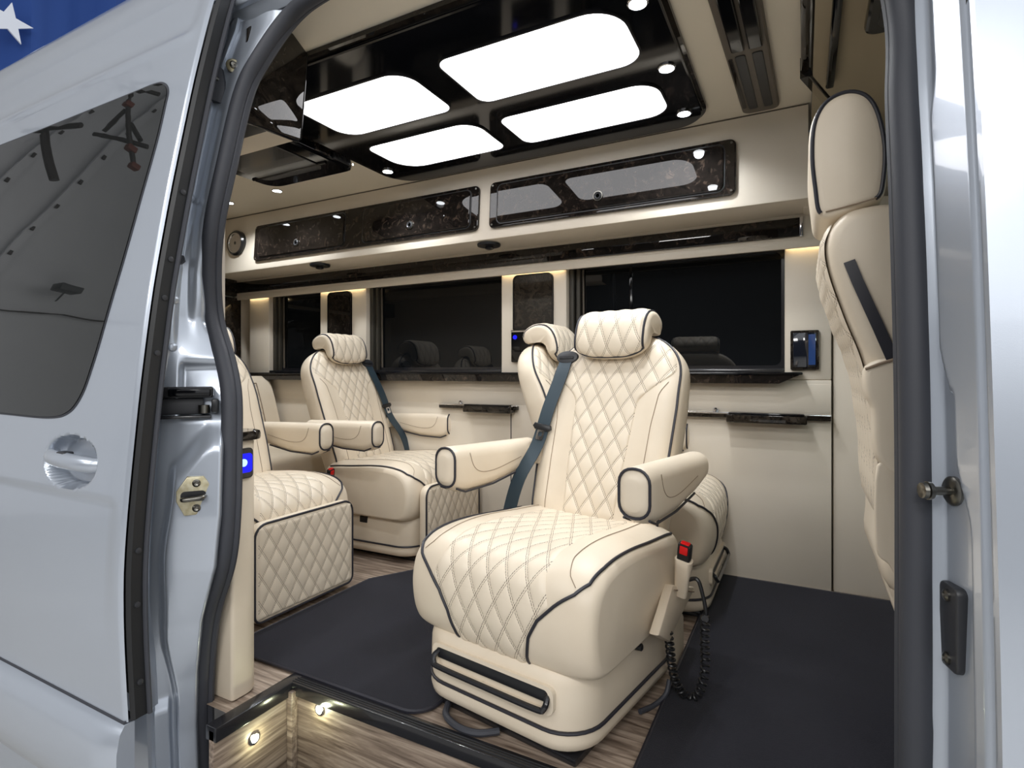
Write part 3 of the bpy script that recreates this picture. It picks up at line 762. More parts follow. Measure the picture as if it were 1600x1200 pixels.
# ================================================================== CEILING
t = thing('ceiling_light_panel', 'glossy black ceiling panel with four white rounded light fields', 'ceiling light', (-1.15, .89, 2.0))
PX0, PX1, PY0, PY1 = -1.95, -.35, .345, 1.436
obj('black_panel', prism(rrect(PX0, PY0, PX1, PY1, .13, 10), 1.998, 1.972, 'z', .008), 'piano_black', t)
obj('edge_trim', ring_frame(rrect(PX0-.03, PY0-.022, PX1+.012, PY1+.012, .15, 10), rrect(PX0, PY0, PX1, PY1, .13, 10), 1.999, 1.984, 'z'), 'burl_dark', t)
for x0, x1, y0, y1, r in ((-1.77, -1.215, .515, .835, (.05, .09, .05, .09)), (-1.09, -.465, .525, .845, (.05, .11, .08, .05)), (-1.785, -1.205, .955, 1.255, (.05, .09, .05, .13)), (-1.105, -.465, .985, 1.26, (.05, .09, .09, .05))):
    d = obj('light_field', prism(rrect(x0, y0, x1, y1, r, 8), 1.975, 1.967, 'z', .003), 'diffuser', t)
    o = rrect(x0, y0, x1, y1, r, 8); obj('field_rim', ring_frame(inset(o, -.007), o, 1.975, 1.966, 'z'), 'satin_black', d)
LAMPS = []
def downlight(x, y, z, parent=None, label=None):
    c = Vector((x, y, z))
    if parent is None: parent2 = thing('downlight', label, 'downlight', c, group='small ceiling downlights')
    else: parent2 = obj('downlight', lathe([(.030, .004), (.030, -.004), (.025, -.006), (.024, .0)], c, 'z', 24), 'chrome', parent)
    if parent is None: obj('bezel', lathe([(.030, .004), (.030, -.004), (.025, -.006), (.024, .0)], c, 'z', 24), 'chrome', parent2)
    obj('lens', lathe([(0, .0), (.024, .0), (.023, -.004), (0, -.005)], c, 'z', 24), 'lamp_lens', parent2)
    LAMPS.append(c)
for x, y in ((-.41, .925), (-.42, 1.29), (-1.89, 1.235), (-.41, .55), (-1.89, .53)): downlight(x, y, 1.971, t)
downlight(-2.72, 1.237, 1.999, None, 'small round ceiling downlight behind the black monitor unit, nearer one')
downlight(-3.18, 1.256, 1.999, None, 'small round ceiling downlight furthest to the rear')
for c in LAMPS:
    ld = bpy.data.lights.new('downlight_beam', 'SPOT'); ld.energy = 16.0; ld.color = (.93, .97, 1.0); ld.spot_size = math.radians(135); ld.spot_blend = .8; ld.shadow_soft_size = .022
    lo = bpy.data.objects.new('downlight_beam', ld); COL.objects.link(lo); lo.location = c+Vector((0, 0, -.012))
# monitor / air unit on the ceiling behind the light panel
t = thing('ceiling_monitor', 'black fold-down monitor unit with side buttons under the ceiling', 'monitor', (-2.2, .8, 1.96))
obj('housing', prism(rrect(-2.58, .42, -1.985, 1.105, (.03, .03, .05, .09), 8), 1.998, 1.945, 'z', .014), 'piano_black', t)
obj('underside_panel', prism(rrect(-2.50, .55, -2.08, 1.0, .05), 1.948, 1.940, 'z', .003), 'satin_black', t)
for y in (.62, .95): obj('rib', tube([(-2.55, y, 1.944), (-2.03, y, 1.944)], .008, 8), 'piano_black', t)
obj('side_inlay', rbox((-1.992, .84, 1.957), (-1.978, .93, 1.990), .003), 'burl', t)
bp_ = obj('button_plate', rbox((-1.992, .95, 1.955), (-1.977, 1.06, 1.992), .003), 'black_plastic', t)
for k in range(4): obj('button', rbox((-1.980, .958+.025*k, 1.964), (-1.974, .974+.025*k, 1.983), .003), 'satin_black', bp_)
obj('status_light', lathe([(0, 0), (.004, 0), (.004, .002), (0, .002)], (-1.977, 1.075, 1.965), 'x', 10), 'lamp_lens', t)
# vent console towards the front
t = thing('ceiling_vent', 'long grey ceiling vent console with dark louvre slots', 'vent', (-.15, 1.05, 1.99))
vo = [(-.225, .30), (-.085, .30), (-.06, 1.40), (-.085, 1.44), (-.165, 1.455), (-.195, 1.42)]
def vx(x, y): return x+.03*(y-.85)
vo = [(vx(a, b), b) for a, b in rrect(-.232, .30, -.098, 1.445, .03)]
obj('body', prism(vo, 1.999, 1.980, 'z', .006), 'grey_vent', t)
for x0 in (-.205, -.152):
    for (y0, y1) in ((.38, .80), (.98, 1.40)):
        s_ = obj('louvre_slot', prism([(vx(a, b), b) for a, b in rrect(x0, y0, x0+.033, y1, .010)], 1.983, 1.977, 'z', .002), 'black_plastic', t)
for x0 in (-.208, -.155):
    obj('air_nozzle', prism([(vx(a, b), b) for a, b in rrect(x0, .62, x0+.042, .93, .008)], 1.984, 1.962, 'z', .005), 'piano_black', t)
obj('front_inlay', prism([(vx(a, b), b) for a, b in rrect(-.226, .99, -.212, 1.38, .006)], 1.983, 1.977, 'z', .002), 'burl_dark', t)

# ================================================================== OVERHEAD CABINETS
CF0, CF1 = 1.47, 1.497     # face at bottom and top
def cface(z): return CF0+(CF1-CF0)*(z-1.615)/(2.0-1.615)
t = thing('overhead_cabinet', 'long cream overhead cabinet above the far windows with burl doors', 'cabinet', (-1.8, 1.6, 1.615))
sec = [(CF0+.012, 1.612), (CF0+.002, 1.618), (CF0, 1.63), (CF1, 1.999), (1.78, 1.999), (1.78, 1.63), (1.667, 1.606)]
obj('body', prism(sec, XR, .02, 'x'), 'leather_wall', t)
obj('top_seam', tube([(XR, CF1-.001, 1.997), (.02, CF1-.001, 1.997)], .003, 6), 'grey_vent', t)
def slant(sh, d=0): 
    sh.v = [Vector((p.x, p.y+cface(p.z), p.z)) for p in sh.v]; return sh
for (x0, x1, doors, locks) in ((-3.222, -1.486, ((-3.175, -2.415), (-2.27, -1.535)), (-2.811, -1.921)), (-1.421, -.244, ((-1.372, -.292),), (-.836,))):
    fo_ = rrect(x0, 1.668, x1, 1.907, .028, 6)
    fr = obj('door_frame', slant(prism(fo_, .004, -.016, 'y', .006)), 'burl', t)
    for dx0, dx1 in doors:
        o = rrect(dx0, 1.69, dx1, 1.886, .026, 6)
        obj('door_gap', slant(ring_frame(inset(o, -.006), o, -.014, -.0175, 'y')), 'black_plastic', fr)
        obj('cabinet_door', slant(prism(o, -.010, -.024, 'y', .005)), 'burl', fr)
    for lx in locks:
        lk = obj('lock', lathe([(0, -.02), (.019, -.02), (.019, -.030), (.015, -.034), (.009, -.030), (0, -.030)], (lx, cface(1.747), 1.747), 'y', 20), 'charcoal', fr)
        if True: obj('chrome_ring', lathe([(.0195, -.022), (.0235, -.022), (.0235, -.029), (.0195, -.030)], (lx, cface(1.747), 1.747), 'y', 20), 'steel', fr)
    for sx in (x0+.018, x1-.018):
        for sz in (1.686, 1.889): obj('screw', lathe([(.005, -.014), (.005, -.019), (0, -.019)], (sx, cface(sz), sz), 'y', 10), 'steel', fr)
t = thing('speaker', 'round black speaker with chrome rings at the rear of the cabinet', 'speaker', (-3.409, CF0, 1.813))
c = (-3.409, cface(1.813)-.010, 1.813)
obj('rim', lathe([(.085, .014), (.085, -.01), (.075, -.02), (.062, -.014), (.062, .004)], c, 'y', 32), 'satin_black', t)
obj('chrome_ring', lathe([(.064, -.013), (.068, -.018), (.060, -.018), (.058, -.010)], c, 'y', 32), 'chrome', t)
obj('cone', lathe([(.060, -.010), (.040, -.002), (.026, -.004), (0, -.004)], c, 'y', 32), 'charcoal', t); obj('dust_cap', lathe([(.026, -.003), (.022, -.012), (0, -.014)], c, 'y', 24), 'steel', t)
for k, (u, v) in enumerate(((500, 413), (764, 381))):
    p = onZ(u, v, 1.61); p.z = 1.603
    t = thing('reading_light', ['small black reading lamp under the rear overhead cabinet', 'small black reading lamp under the cabinet between its two burl frames'][k], 'lamp', p, group='reading lamps under the cabinet')
    obj('base', lathe([(0, .004), (.062, .004), (.060, -.006), (.030, -.012), (0, -.012)], p, 'z', 24), 'black_plastic', t); obj('spot', lathe([(.020, -.008), (.024, -.022), (.016, -.026), (0, -.026)], p+Vector((.01, -.012, 0)), 'z', 16), 'satin_black', t)
# near side cabinet seen by its burl end
t = thing('near_cabinet', 'glossy dark burl end of the cabinet above the door pillar', 'cabinet', (-1.6, .17, 1.64))
EX = -1.42
yr = onX(470, 222, EX).y; zb = onX(470, 222, EX).z; zl = onX(378, 187, EX)
ec = [(yr-.012, zb-.002), (yr, zb+.010), (onX(481, 62, EX).y, 1.965), (yr-.03, 1.999), (.13, 1.999), (.075, 1.93), (.058, zl.z)]
obj('end_panel', prism(ec, EX, EX-.014, 'x', .003), 'burl_dark', t)
obj('body', prism([(max(.145, a), b) for a, b in inset(ec, .004)], EX-.014, XR+.01, 'x'), 'leather_wall', t)
obj('edge_bead', tube([(EX-.002, ec[6][0], ec[6][1]), (EX-.002, ec[0][0], ec[0][1]), (EX-.002, ec[1][0], ec[1][1]), (EX-.002, ec[2][0], ec[2][1])], .0035, 8), 'piano_black', t)

# ================================================================== WALL FITTINGS
def rail(label, x0, x1, bx0, bx1):
    t = thing('armrest_rail', label, 'rail', ((x0+x1)/2, 1.69, .74), group='burl ledges on the far wall')
    obj('strip', rbox((x0, 1.672, .728), (x1, 1.705, .752), .004), 'burl_dark', t)
    obj('chrome_line', rbox((x0, 1.668, .746), (x1, 1.70, .754), .003), 'chrome', t)
    b = obj('cup_tray', rbox((bx0, 1.630, .712), (bx1, 1.70, .750), .006, 3), 'burl_dark', t); obj('tray_lid', rbox((bx0+.01, 1.628, .746), (bx1-.01, 1.69, .757), .004), 'piano_black', b)
    obj('knob', lathe([(0, 0), (.012, 0), (.014, .014), (.008, .02), (0, .02)], (bx0-.05, 1.69, .752), 'z', 14), 'chrome', t)
rail('narrow burl ledge with folding tray on the far wall right of the turned seat', -.75, .106, -.302, .017)
rail('narrow burl ledge with folding tray on the far wall between the rear and middle seats', -1.88, -1.37, -1.69, -1.39)
t = thing('control_screen', 'small framed touch screen on the cream panel beside the front window', 'screen', (.008, 1.70, 1.03))
obj('frame', prism(rrect(-.047, .944, .062, 1.113, .006), 1.70, 1.684, 'y', .003), 'burl_dark', t); obj('display', rbox((-.037, 1.681, .955), (.052, 1.686, 1.103), .002), 'screen_dark', t)
obj('lit_part', rbox((.022, 1.6800, .965), (.048, 1.6815, 1.095), 0), 'screen_blue', t)

# partition frame to the cockpit
t = thing('partition_frame', 'glossy dark burl header frame between cabin and cockpit', 'frame', (.02, .8, 1.97))
obj('header', rbox((-.006, .10, 1.945), (.022, 1.14, 2.0), .006), 'burl_dark', t)
obj('header_lip', tube([(.024, .10, 1.948), (.024, 1.14, 1.948)], .007, 8), 'piano_black', t)
def bar_sec(x, y): return [(x-.012, y, 2.0), (x-.012, y, 1.93), (x+.022, y-.008, 1.93), (x+.022, y-.008, 2.0)]
obj('corner_brace', loft([bar_sec(.004, 1.13), bar_sec(.15, 1.60)]), 'burl_dark', t)
obj('brace_lip', tube([(.022, 1.125, 1.935), (.17, 1.60, 1.935)], .008, 8), 'piano_black', t)
obj('grille', loft([[Vector((.004, 1.13, 1.966))+Vector((.146, .47, 0)).normalized()*(.17+.085*math.cos(2*PI*k/24))+Vector((-.0125-d, .004, .022*math.sin(2*PI*k/24))) for k in range(24)] for d in (-.004, .002)]), 'grey_vent', t)
obj('side_post', rbox((.0, 1.56, 1.60), (.10, 1.78, 1.80), .01), 'leather_wall', t)
t = thing('cockpit_console', 'dark rounded overhead console in the cockpit near the door seal', 'console', (.35, 1.1, 1.92))
p = onZ(1348, 45, 1.93)
obj('body', prism(rrect(p.x, p.y-.30, p.x+.25, p.y, .04), 1.931, 1.90, 'z', .01), 'piano_black', t); obj('recess', prism(rrect(p.x+.03, p.y-.26, p.x+.22, p.y-.04, .03), 1.903, 1.896, 'z', .002), 'black_plastic', t)
t = obj('cockpit_strip', rbox((.07, .55, 1.905), (.095, 1.20, 1.932), .006), 'piano_black'); tag(t, 'long dark glossy strip under the cockpit ceiling behind the header frame', 'trim')

# ================================================================== CAPTAIN'S CHAIRS
# local frame: x across, front towards -y, z up, origin on the floor under the middle of the base
MC = {}
def cpart(name, key, fn, mat, parent, **kw):
    """a part of a chair; alike parts of the four chairs share one mesh"""
    k = (name, key)
    if k not in MC: MC[k] = mesh_of(name, fn(), mat, **kw)
    return link(name, MC[k], parent, world=False)
def foot(hw, y0, y1, r, n=8): return rrect(-hw, y0, hw, y1, r, n)
BASE = [(p*(.975+.16*(q+.315)/1.0*.55), q) for p, q in foot(.272, -.320, .275, .105)]
def base_lower(): 
    return loft([[(p, q, z) for p, q in inset(BASE, d)] for z, d in ((.035, .02), (.035, .010), (.042, .002), (.06, -.003), (.083, .0))])
def base_upper():
    return loft([[(p, q, z) for p, q in inset(BASE, d)] for z, d in ((.083, .006), (.088, .001), (.13, -.002), (.19, .0), (.213, .006), (.222, .016), (.222, .03))])
def base_pipe(): return tube([(p, q, .084) for p, q in inset(BASE, -.002)], .0042, 8, True)
# cushion: side profile lofted across the width
CP = [(.22, .21), (0, .205), (-.24, .205), (-.30, .215), (-.325, .25), (-.338, .31), (-.337, .37), (-.318, .425), (-.27, .462), (-.19, .478), (-.08, .478), (.06, .466), (.20, .455), (.245, .44), (.26, .38), (.255, .27)]
CPs = catmull([(a, b, 0) for a, b in CP], 6, True)
CW = .298
def cush_k(x): return max(.0, 1-(abs(x)/CW)**6)**(1/3.2)
def cush_at(i, x):
    p = CPs[int(i) % len(CPs)]*(1-(i-int(i)))+CPs[(int(i)+1) % len(CPs)]*(i-int(i))
    k = .80+.20*cush_k(x)
    y = -.05+(p.x+.05)*k; z = .31+(p.y-.31)*(.72+.28*cush_k(x))
    if p.y > .33: z += .012*math.exp(-((abs(x)-.20)/.06)**2)*smooth(.33, .46, p.y)
    return Vector((x, y, max(z, .207)))
def cushion():
    xs = [CW*math.sin(PI/2*t) for t in [-1+2*k/40 for k in range(41)]]
    xs[0], xs[-1] = -CW+.0005, CW-.0005
    return loft([[cush_at(i, x) for i in range(len(CPs))] for x in xs])
# index of the profile from the seat back (top) down the front
I_TOP, I_FRONT, I_BOT = 12*6+2, 8*6, 3*6-2
def pip_x(f):      # half width of the piping line, f = 0 at the front bottom .. 1 at the back of the seat
    return interp([(0, .112), (.12, .117), (.22, .131), (.30, .158), (.37, .202), (.43, .245), (.50, .270), (.6, .276), (1, .276)], f)
def idx(f): return I_BOT+(I_TOP-I_BOT)*f
def cush_pipe(sg):
    return tube([cush_at(idx(f), sg*pip_x(f))+Vector((sg*.001, -.002, .002)) for f in [k/60 for k in range(61)]], .0042, 8)
def cush_insert():
    def half(f): return min(pip_x(f)-.006, interp([(0, .2), (.30, .2), (.48, .165), (1, .15)], f))
    def P(s, t): return cush_at(idx(t), (2*s-1)*half(t))
    L = [0]
    for k in range(200): L.append(L[-1]+(cush_at(idx((k+1)/200), 0)-cush_at(idx(k/200), 0)).length)
    def uvf(s, t): return ((2*s-1)*half(t), L[int(t*200)]*.9)
    return quilted(P, uvf, 64, 140, .0048, .002, lambda s, t: cush_at(idx(t), (2*s-1)*half(t))-Vector((0, 0, .28)), .05)
def cush_seam(sg):
    pts = [cush_at(idx(f), sg*interp([(.46, .245), (.50, .222), (.58, .206), (.8, .20), (1, .19)], f))+Vector((0, 0, .0015)) for f in [.46+.54*k/30 for k in range(31)]]
    return tube(pts, .0010, 5)
# backrest
def bk_c(t): return Vector((0, .245+.235*t, .40+.665*t))
def bk_w(t):
    w = interp([(0, .240), (.25, .252), (.6, .260), (.80, .255), (1, .245)], t)
    if t > .74: w *= max(0, 1-((t-.74)/.262)**2.5)**(1/2.2)
    return max(w, .02)
def bk_h(t):
    h = interp([(0, .075), (.3, .08), (.7, .075), (.9, .066), (1, .06)], t)
    if t > .86: h *= max(0.05, 1-((t-.86)/.142)**2.4)**.5
    return h
BN = Vector((0, -.943, .333))      # out of the front face
def bk_at(x, t, front=True):
    w, h = bk_w(t), bk_h(t)
    q = max(0, 1-min(1, abs(x)/w)**3.6)**(1/3.6)
    bol = .016*smooth(.55, .80, abs(x)/max(.2, w))*smooth(0, .1, t)*(1-smooth(.62, .82, t))
    return bk_c(t)+Vector((x, 0, 0))+BN*((h*q+bol*q) if front else -h*q*.9)
def backrest():
    rings = []
    for k in range(57):
        t = min(1, (k/56)**.9*1.0); w = bk_w(t); ring = []
        for i in range(28): ring.append(bk_at(-w*math.cos(PI*i/28), t, True))
        for i in range(28): ring.append(bk_at(w*math.cos(PI*i/28), t, False))
        rings.append(ring)
    return loft(rings)
def back_pipe():
    pts = []
    ts = [.02+.965*k/44 for k in range(45)]
    for t in ts: pts.append(bk_at(-bk_w(t)*.955, t)+BN*.002)
    for t in reversed(ts): pts.append(bk_at(bk_w(t)*.955, t)+BN*.002)
    return tube(pts, .0042, 8)
def bk_half(t): 
    a = interp([(0, .092), (.3, .105), (.62, .120)], t)
    return a+(bk_w(t)*.93-a)*smooth(.60, .80, t)
def back_insert():
    def P(s, t): tt = .03+.93*t; return bk_at((2*s-1)*bk_half(tt), tt)
    return quilted(P, lambda s, t: ((2*s-1)*bk_half(.03+.93*t), (.03+.93*t)*.70), 76, 120, .0045, .002, BN, .05)
def back_seam(sg):
    pts = [bk_at(sg*interp([(0, .165), (.5, .178), (.66, .192), (.72, .215)], t), t)+BN*.001 for t in [.03+.69*k/30 for k in range(31)]]
    return tube(pts, .0010, 5)
def back_edge(sg):
    pts = [bk_at(sg*(bk_half(t)+.006), t)+BN*.002 for t in [.03+.76*k/40 for k in range(41)]]
    return tube(pts, .0016, 5)
# headrest: a pad hung over the top of the back
HP = [(.345, .985), (.330, 1.005), (.331, 1.06), (.350, 1.118), (.392, 1.150), (.450, 1.150), (.500, 1.122), (.512, 1.085), (.490, 1.062), (.455, 1.066), (.415, 1.066), (.388, 1.040), (.378, .998), (.364, .980)]
HPs = catmull([(a, b, 0) for a, b in HP], 5, True)
HW = .142
def hr_at(i, x):
    n = len(HPs); p = HPs[int(i) % n]*(1-(i-int(i)))+HPs[(int(i)+1) % n]*(i-int(i))
    k = max(0, 1-(abs(x)/(HW*1.03))**3.0)**.5; e = .55+.45*max(0, 1-(abs(x)/HW)**9)**.5
    y, z = p.x, p.y
    if z < 1.07: z = 1.07-(1.07-z)*(.25+.75*k)
    cy_, cz_ = interp([(.98, .355), (1.07, .39), (1.11, .42)], z), (z if z < 1.07 else 1.10)
    return Vector((x, cy_+(y-cy_)*e, cz_+(z-cz_)*e))
def headrest():
    xs = [HW*math.sin(PI/2*t) for t in [-1+2*k/28 for k in range(29)]]
    return loft([[hr_at(i, x) for i in range(len(HPs))] for x in xs])
def hr_insert():
    i0, i1 = .5, 5*7-.5
    def P(s, t): return hr_at(i0+(i1-i0)*t, (2*s-1)*HW*.90)
    return quilted(P, lambda s, t: ((2*s-1)*HW*.90+.03, t*.26), 48, 56, .0035, .0015, lambda s, t: P(s, t)-Vector((P(s, t).x, .41, 1.05)), .06)
def hr_pipe():
    i1 = 5*7-1; pts = [hr_at(1+(i1-1)*k/24, -HW*.92) for k in range(25)][::-1]
    pts += [hr_at(.6, -HW*.92+2*HW*.92*k/20) for k in range(1, 20)]+[hr_at(1+(i1-1)*k/24, HW*.92) for k in range(25)]
    return tube([p+Vector((0, -.002, .0)) for p in pts], .004, 8)
def post(sg): return tube([(sg*.055, .43, 1.02), (sg*.055, .445, 1.09)], .007, 8)
# armrests
def arm_sec(y):
    f = (y+.16)/.46
    top = .698-.012*f; bot = interp([(0, .590), (.05, .562), (.14, .546), (.45, .550), (.8, .575), (1, .60)], f)
    w = .042*max(0.0, 1-max(0, (.045-f)/.05)**2)**.5 if f < .045 else .042
    top -= .03*max(0, (.05-f)/.05)**2
    return w, bot, top
def arm_ring(sg, y, n=5):
    w, b, t = arm_sec(y)
    return [Vector((sg*.318+p, y, q)) for p, q in rrect(-w, b, w, t, w*.88, n)]
def arm(sg):
    ys = [-.16, -.158, -.153, -.145, -.13]+[-.11+.41*k/12 for k in range(13)]
    rings = [arm_ring(sg, y) for y in ys]
    c = sum((p for p in rings[0]), Vector())/len(rings[0]); rings.insert(0, [c+(p-c)*.5+Vector((0, -.001, 0)) for p in rings[0]])
    return loft(rings)
def arm_pipe(sg):
    r = arm_ring(sg, -.145); return tube([c+Vector((0, -.004, 0)) for c in r], .0038, 7, True)
def arm_pipe_low(sg, s2):
    return tube([(sg*.318+s2*(arm_sec(y)[0]-.008), y, arm_sec(y)[1]+.006) for y in [-.135+.33*k/16 for k in range(17)]], .0035, 7)
def arm_seam(sg, s2):
    return tube(catmull([(sg*.318+s2*.0422, -.08, .675), (sg*.318+s2*.0424, -.06, .63), (sg*.318+s2*.0424, -.02, .607), (sg*.318+s2*.0424, .06, .606), (sg*.318+s2*.0424, .2, .63)], 6), .0010, 5)
# fold-out handle in a slot of the base front
def slot_panel(): return prism(rrect(-.185, .152, .185, .182, .010), -.310, -.3265, 'y', .002)
def slot_rim():
    o = rrect(-.196, .124, .196, .192, .02); return ring_frame(o, rrect(-.182, .136, .182, .182, .012), -.31, -.3285)
def handle_bar(): return tube(catmull([(-.172, -.315, .174), (-.182, -.334, .162), (-.178, -.343, .146), (-.155, -.345, .140), (0, -.346, .140), (.155, -.345, .140), (.178, -.343, .146), (.182, -.334, .162), (.172, -.315, .174)], 6), .0075, 8)
# leg rest panel hanging in front of the rear chairs
def legrest(): return prism(rrect(-.245, .025, .245, .385, (.03, .03, .05, .05), 6), -.34, -.385, 'y', .012)
def legrest_pad():
    def P(s, t): return Vector((-.232+.464*s, -.3852, .037+.336*t))
    return quilted(P, lambda s, t: (-.232+.464*s, .336*t), 72, 56, .0042, .002, (0, -1, 0), .04)
def legrest_pipe(): return tube([(p, -.383, q) for p, q in rrect(-.242, .028, .242, .382, (.03, .03, .05, .05), 6)], .0045, 8, True)
# seat belt
def belt_path(sg):
    g = bk_at(sg*.192, .835)+BN*.012
    p = [g, bk_at(sg*.192, .74)+BN*.018, bk_at(sg*.212, .55)+BN*.022, bk_at(sg*.232, .36)+BN*.030, Vector((sg*.262, .17, .56)), Vector((sg*.282, .14, .45)), Vector((sg*.287, .135, .38))]
    return catmull(p, 6)
def belt(sg): return ribbon(belt_path(sg), BN, .054, .003)
def belt_guide(sg):
    c = bk_at(sg*.188, .85)+BN*.008; X = Vector((1, 0, 0)); Yv = X.cross(BN)
    rings = []
    for r, h in ((1, -.01), (1, .004), (.92, .010), (.6, .012)):
        rings.append([c+X*.048*r*math.cos(2*PI*k/28)+Yv*.026*r*math.sin(2*PI*k/28)+BN*h for k in range(28)])
    return loft(rings)
def belt_slot(sg):
    c = bk_at(sg*.188, .845)+BN*.0195; X = Vector((1, 0, 0)); Yv = X.cross(BN)
    return loft([[c+X*a*.030+Yv*b*.005+BN*h for a, b in ((-1, -1), (1, -1), (1, 1), (-1, 1))] for h in (-.004, .003)])
def bframe(sg, k):
    p = belt_path(sg); i = int(k*(len(p)-1)); t = (p[i+1]-p[i]).normalized(); s = t.cross(BN).normalized(); n = s.cross(t)
    return Matrix(((s.x, n.x, t.x, p[i].x), (s.y, n.y, t.y, p[i].y), (s.z, n.z, t.z, p[i].z), (0, 0, 0, 1)))
def tongue(sg): return prism([(-.034, -.010), (.034, -.010), (.040, .004), (.028, .014), (-.028, .014), (-.040, .004)], -.004, .010, 'y', .003).xf(bframe(sg, .44))
def tongue_metal(sg): return ring_frame(rrect(-.016, .012, .016, .050, .006), rrect(-.008, .020, .008, .036, .004), .002, .0055).xf(bframe(sg, .44))
# red buckle in a leather sleeve
def BK(sg): return Matrix.Translation((sg*.335, .15, .375))@Matrix.Rotation(math.radians(sg*10), 4, 'Y')@Matrix.Rotation(math.radians(14), 4, 'X')
def buckle(sg): return prism(rrect(-.019, -.01, .019, .075, .006), -.011, .011, 'y', .004).xf(BK(sg))
def buckle_btn(sg): return rbox((-.012, -.0135, .044), (.012, .0, .070), .003).xf(BK(sg)).join(rbox((-.013, -.008, .066), (.013, .008, .0785), .003).xf(BK(sg)))
def sleeve(sg): return loft([[BK(sg)@Vector((p*k, q*k, z)) for p, q in rrect(-.024, -.015, .024, .015, .012)] for z, k in ((-.10, .75), (-.06, .85), (0, 1.0), (.022, 1.06), (.024, .98))])
def make_chair(label, loc, rz, belt_side, legs, group, handle, fwd=0.0):
    t = thing('captain_chair', label, 'chair', loc, rz, group)
    cpart('base_skirt', 0, base_lower, 'leather', t); b = cpart('base', 0, base_upper, 'leather', t); cpart('piping', 'b', base_pipe, 'piping', b)
    c = cpart('seat_cushion', 0, cushion, 'leather', t, angle=60)
    cpart('quilted_panel', 'c', cush_insert, 'quilt', c, angle=180)
    for sg in (-1, 1): cpart('piping', ('c', sg), lambda: cush_pipe(sg), 'piping', c); cpart('seam', ('c', sg), lambda: cush_seam(sg), 'thread', c)
    k = cpart('backrest', 0, backrest, 'leather', t, angle=60)
    cpart('quilted_panel', 'k', back_insert, 'quilt', k, angle=180); cpart('piping', 'k', back_pipe, 'piping', k)
    for sg in (-1, 1): cpart('seam', ('k', sg), lambda: back_seam(sg), 'thread', k)
    h = cpart('headrest', 0, headrest, 'leather', t, angle=60)
    cpart('quilted_panel', 'h', hr_insert, 'quilt', h, angle=180); cpart('piping', 'h', hr_pipe, 'piping', h)
    for sg in (-1, 1): cpart('headrest_post', sg, lambda: post(sg), 'steel', h)
    for sg in (-1, 1):
        a = cpart('armrest', sg, lambda: arm(sg), 'leather', t, angle=50); cpart('piping', ('a', sg), lambda: arm_pipe(sg), 'piping', a)
        for s2 in (-1, 1): cpart('piping', ('al', sg, s2), lambda: arm_pipe_low(sg, s2), 'piping', a); cpart('seam', ('a', sg, s2), lambda: arm_seam(sg, s2), 'thread', a)
        cpart('arm_bracket', sg, lambda: rbox((sg*.255-.035, .24, .60), (sg*.255+.035, .29, .66), .01), 'leather', a)
    if handle:
        cpart('slot_panel', 0, slot_panel, 'black_plastic', t); cpart('slot_rim', 0, slot_rim, 'leather', t); cpart('handle_bar', 0, handle_bar, 'satin_black', t)
    if legs:
        l = cpart('leg_rest', 0, legrest, 'leather', t); cpart('quilted_panel', 'l', legrest_pad, 'quilt', l, angle=180); cpart('piping', 'l', legrest_pipe, 'piping', l)
    if belt_side:
        sg = belt_side
        bl = cpart('seat_belt', sg, lambda: belt(sg), 'belt', t); cpart('belt_guide', sg, lambda: belt_guide(sg), 'charcoal', t); cpart('belt_slot', sg, lambda: belt_slot(sg), 'black_plastic', t)
        cpart('belt_tongue', sg, lambda: tongue(sg), 'black_plastic', bl); cpart('tongue_plate', sg, lambda: tongue_metal(sg), 'chrome', bl)
        bu = cpart('belt_buckle', -sg, lambda: buckle(-sg), 'black_plastic', t); cpart('release_button', -sg, lambda: buckle_btn(-sg), 'red', bu); cpart('buckle_sleeve', -sg, lambda: sleeve(-sg), 'leather', bu)
    for q in t.children:
        if q.name.split('.')[0] in ('backrest', 'headrest', 'seat_belt', 'belt_guide', 'belt_slot'): q.location.y -= fwd
    rl = cpart('floor_rail', 0, lambda: rbox((-.20, -.29, .0), (.235, .30, .022), .006).join(rbox((-.15, -.2, .02), (.15, .2, .04), .004)), 'satin_black', t)
    return t
G = 'quilted cream captain chairs'
seatA = make_chair('large quilted cream chair in the middle, turned to face the open door', (-.658, .553, 0), math.radians(-9), -1, False, G, True)
seatB = make_chair('cream chair beside the door console, quilted leg rest hanging in front', (-2.115, .575, 0), PI/2, -1, True, G, False, .09)
seatC = make_chair('cream chair at the far rear windows with belt over its far shoulder', (-1.975, 1.405, 0), PI/2, 1, True, G, False)
seatD = make_chair('cream chair mostly hidden behind the turned chair, beside the far wall', (-.63, 1.405, 0), PI/2, 0, False, G, True)

# extras on the turned chair: pocket with the buckle cord, flap, floor cables
def to_local(o, sh):
    M = (Matrix.Translation(o.location)@Matrix.Rotation(o.rotation_euler.z, 4, 'Z')).inverted(); return sh.xf(M)
def epart(name, sh, mat, par, **kw): return obj(name, to_local(seatA, sh), mat, par, False, **kw)
def yz(pts, x): return [(onX(u, v, x).y, onX(u, v, x).z) for u, v in pts]
epart('side_pocket', prism(yz([(1037, 912), (1072, 915), (1067, 930), (1048, 965), (1032, 1000), (1013, 990), (1024, 955)], -.352), -.352, -.325, 'x', .006), 'leather', seatA)
epart('pocket_hem', tube([(-.322, *q) for q in yz([(1037, 919), (1070, 922)], -.352)], .002, 6), 'thread', seatA)
epart('side_flap', prism(yz([(1058, 945), (1066, 962), (1067, 1045), (1052, 1040), (1046, 985)], -.36), -.366, -.356, 'x', .002), 'leather', seatA)
epart('side_button', lathe([(.010, -.01), (.010, .006), (.006, .009), (0, .009)], (-.385, .475, .20), 'x', 14), 'black_plastic', seatA)
Yc = .64
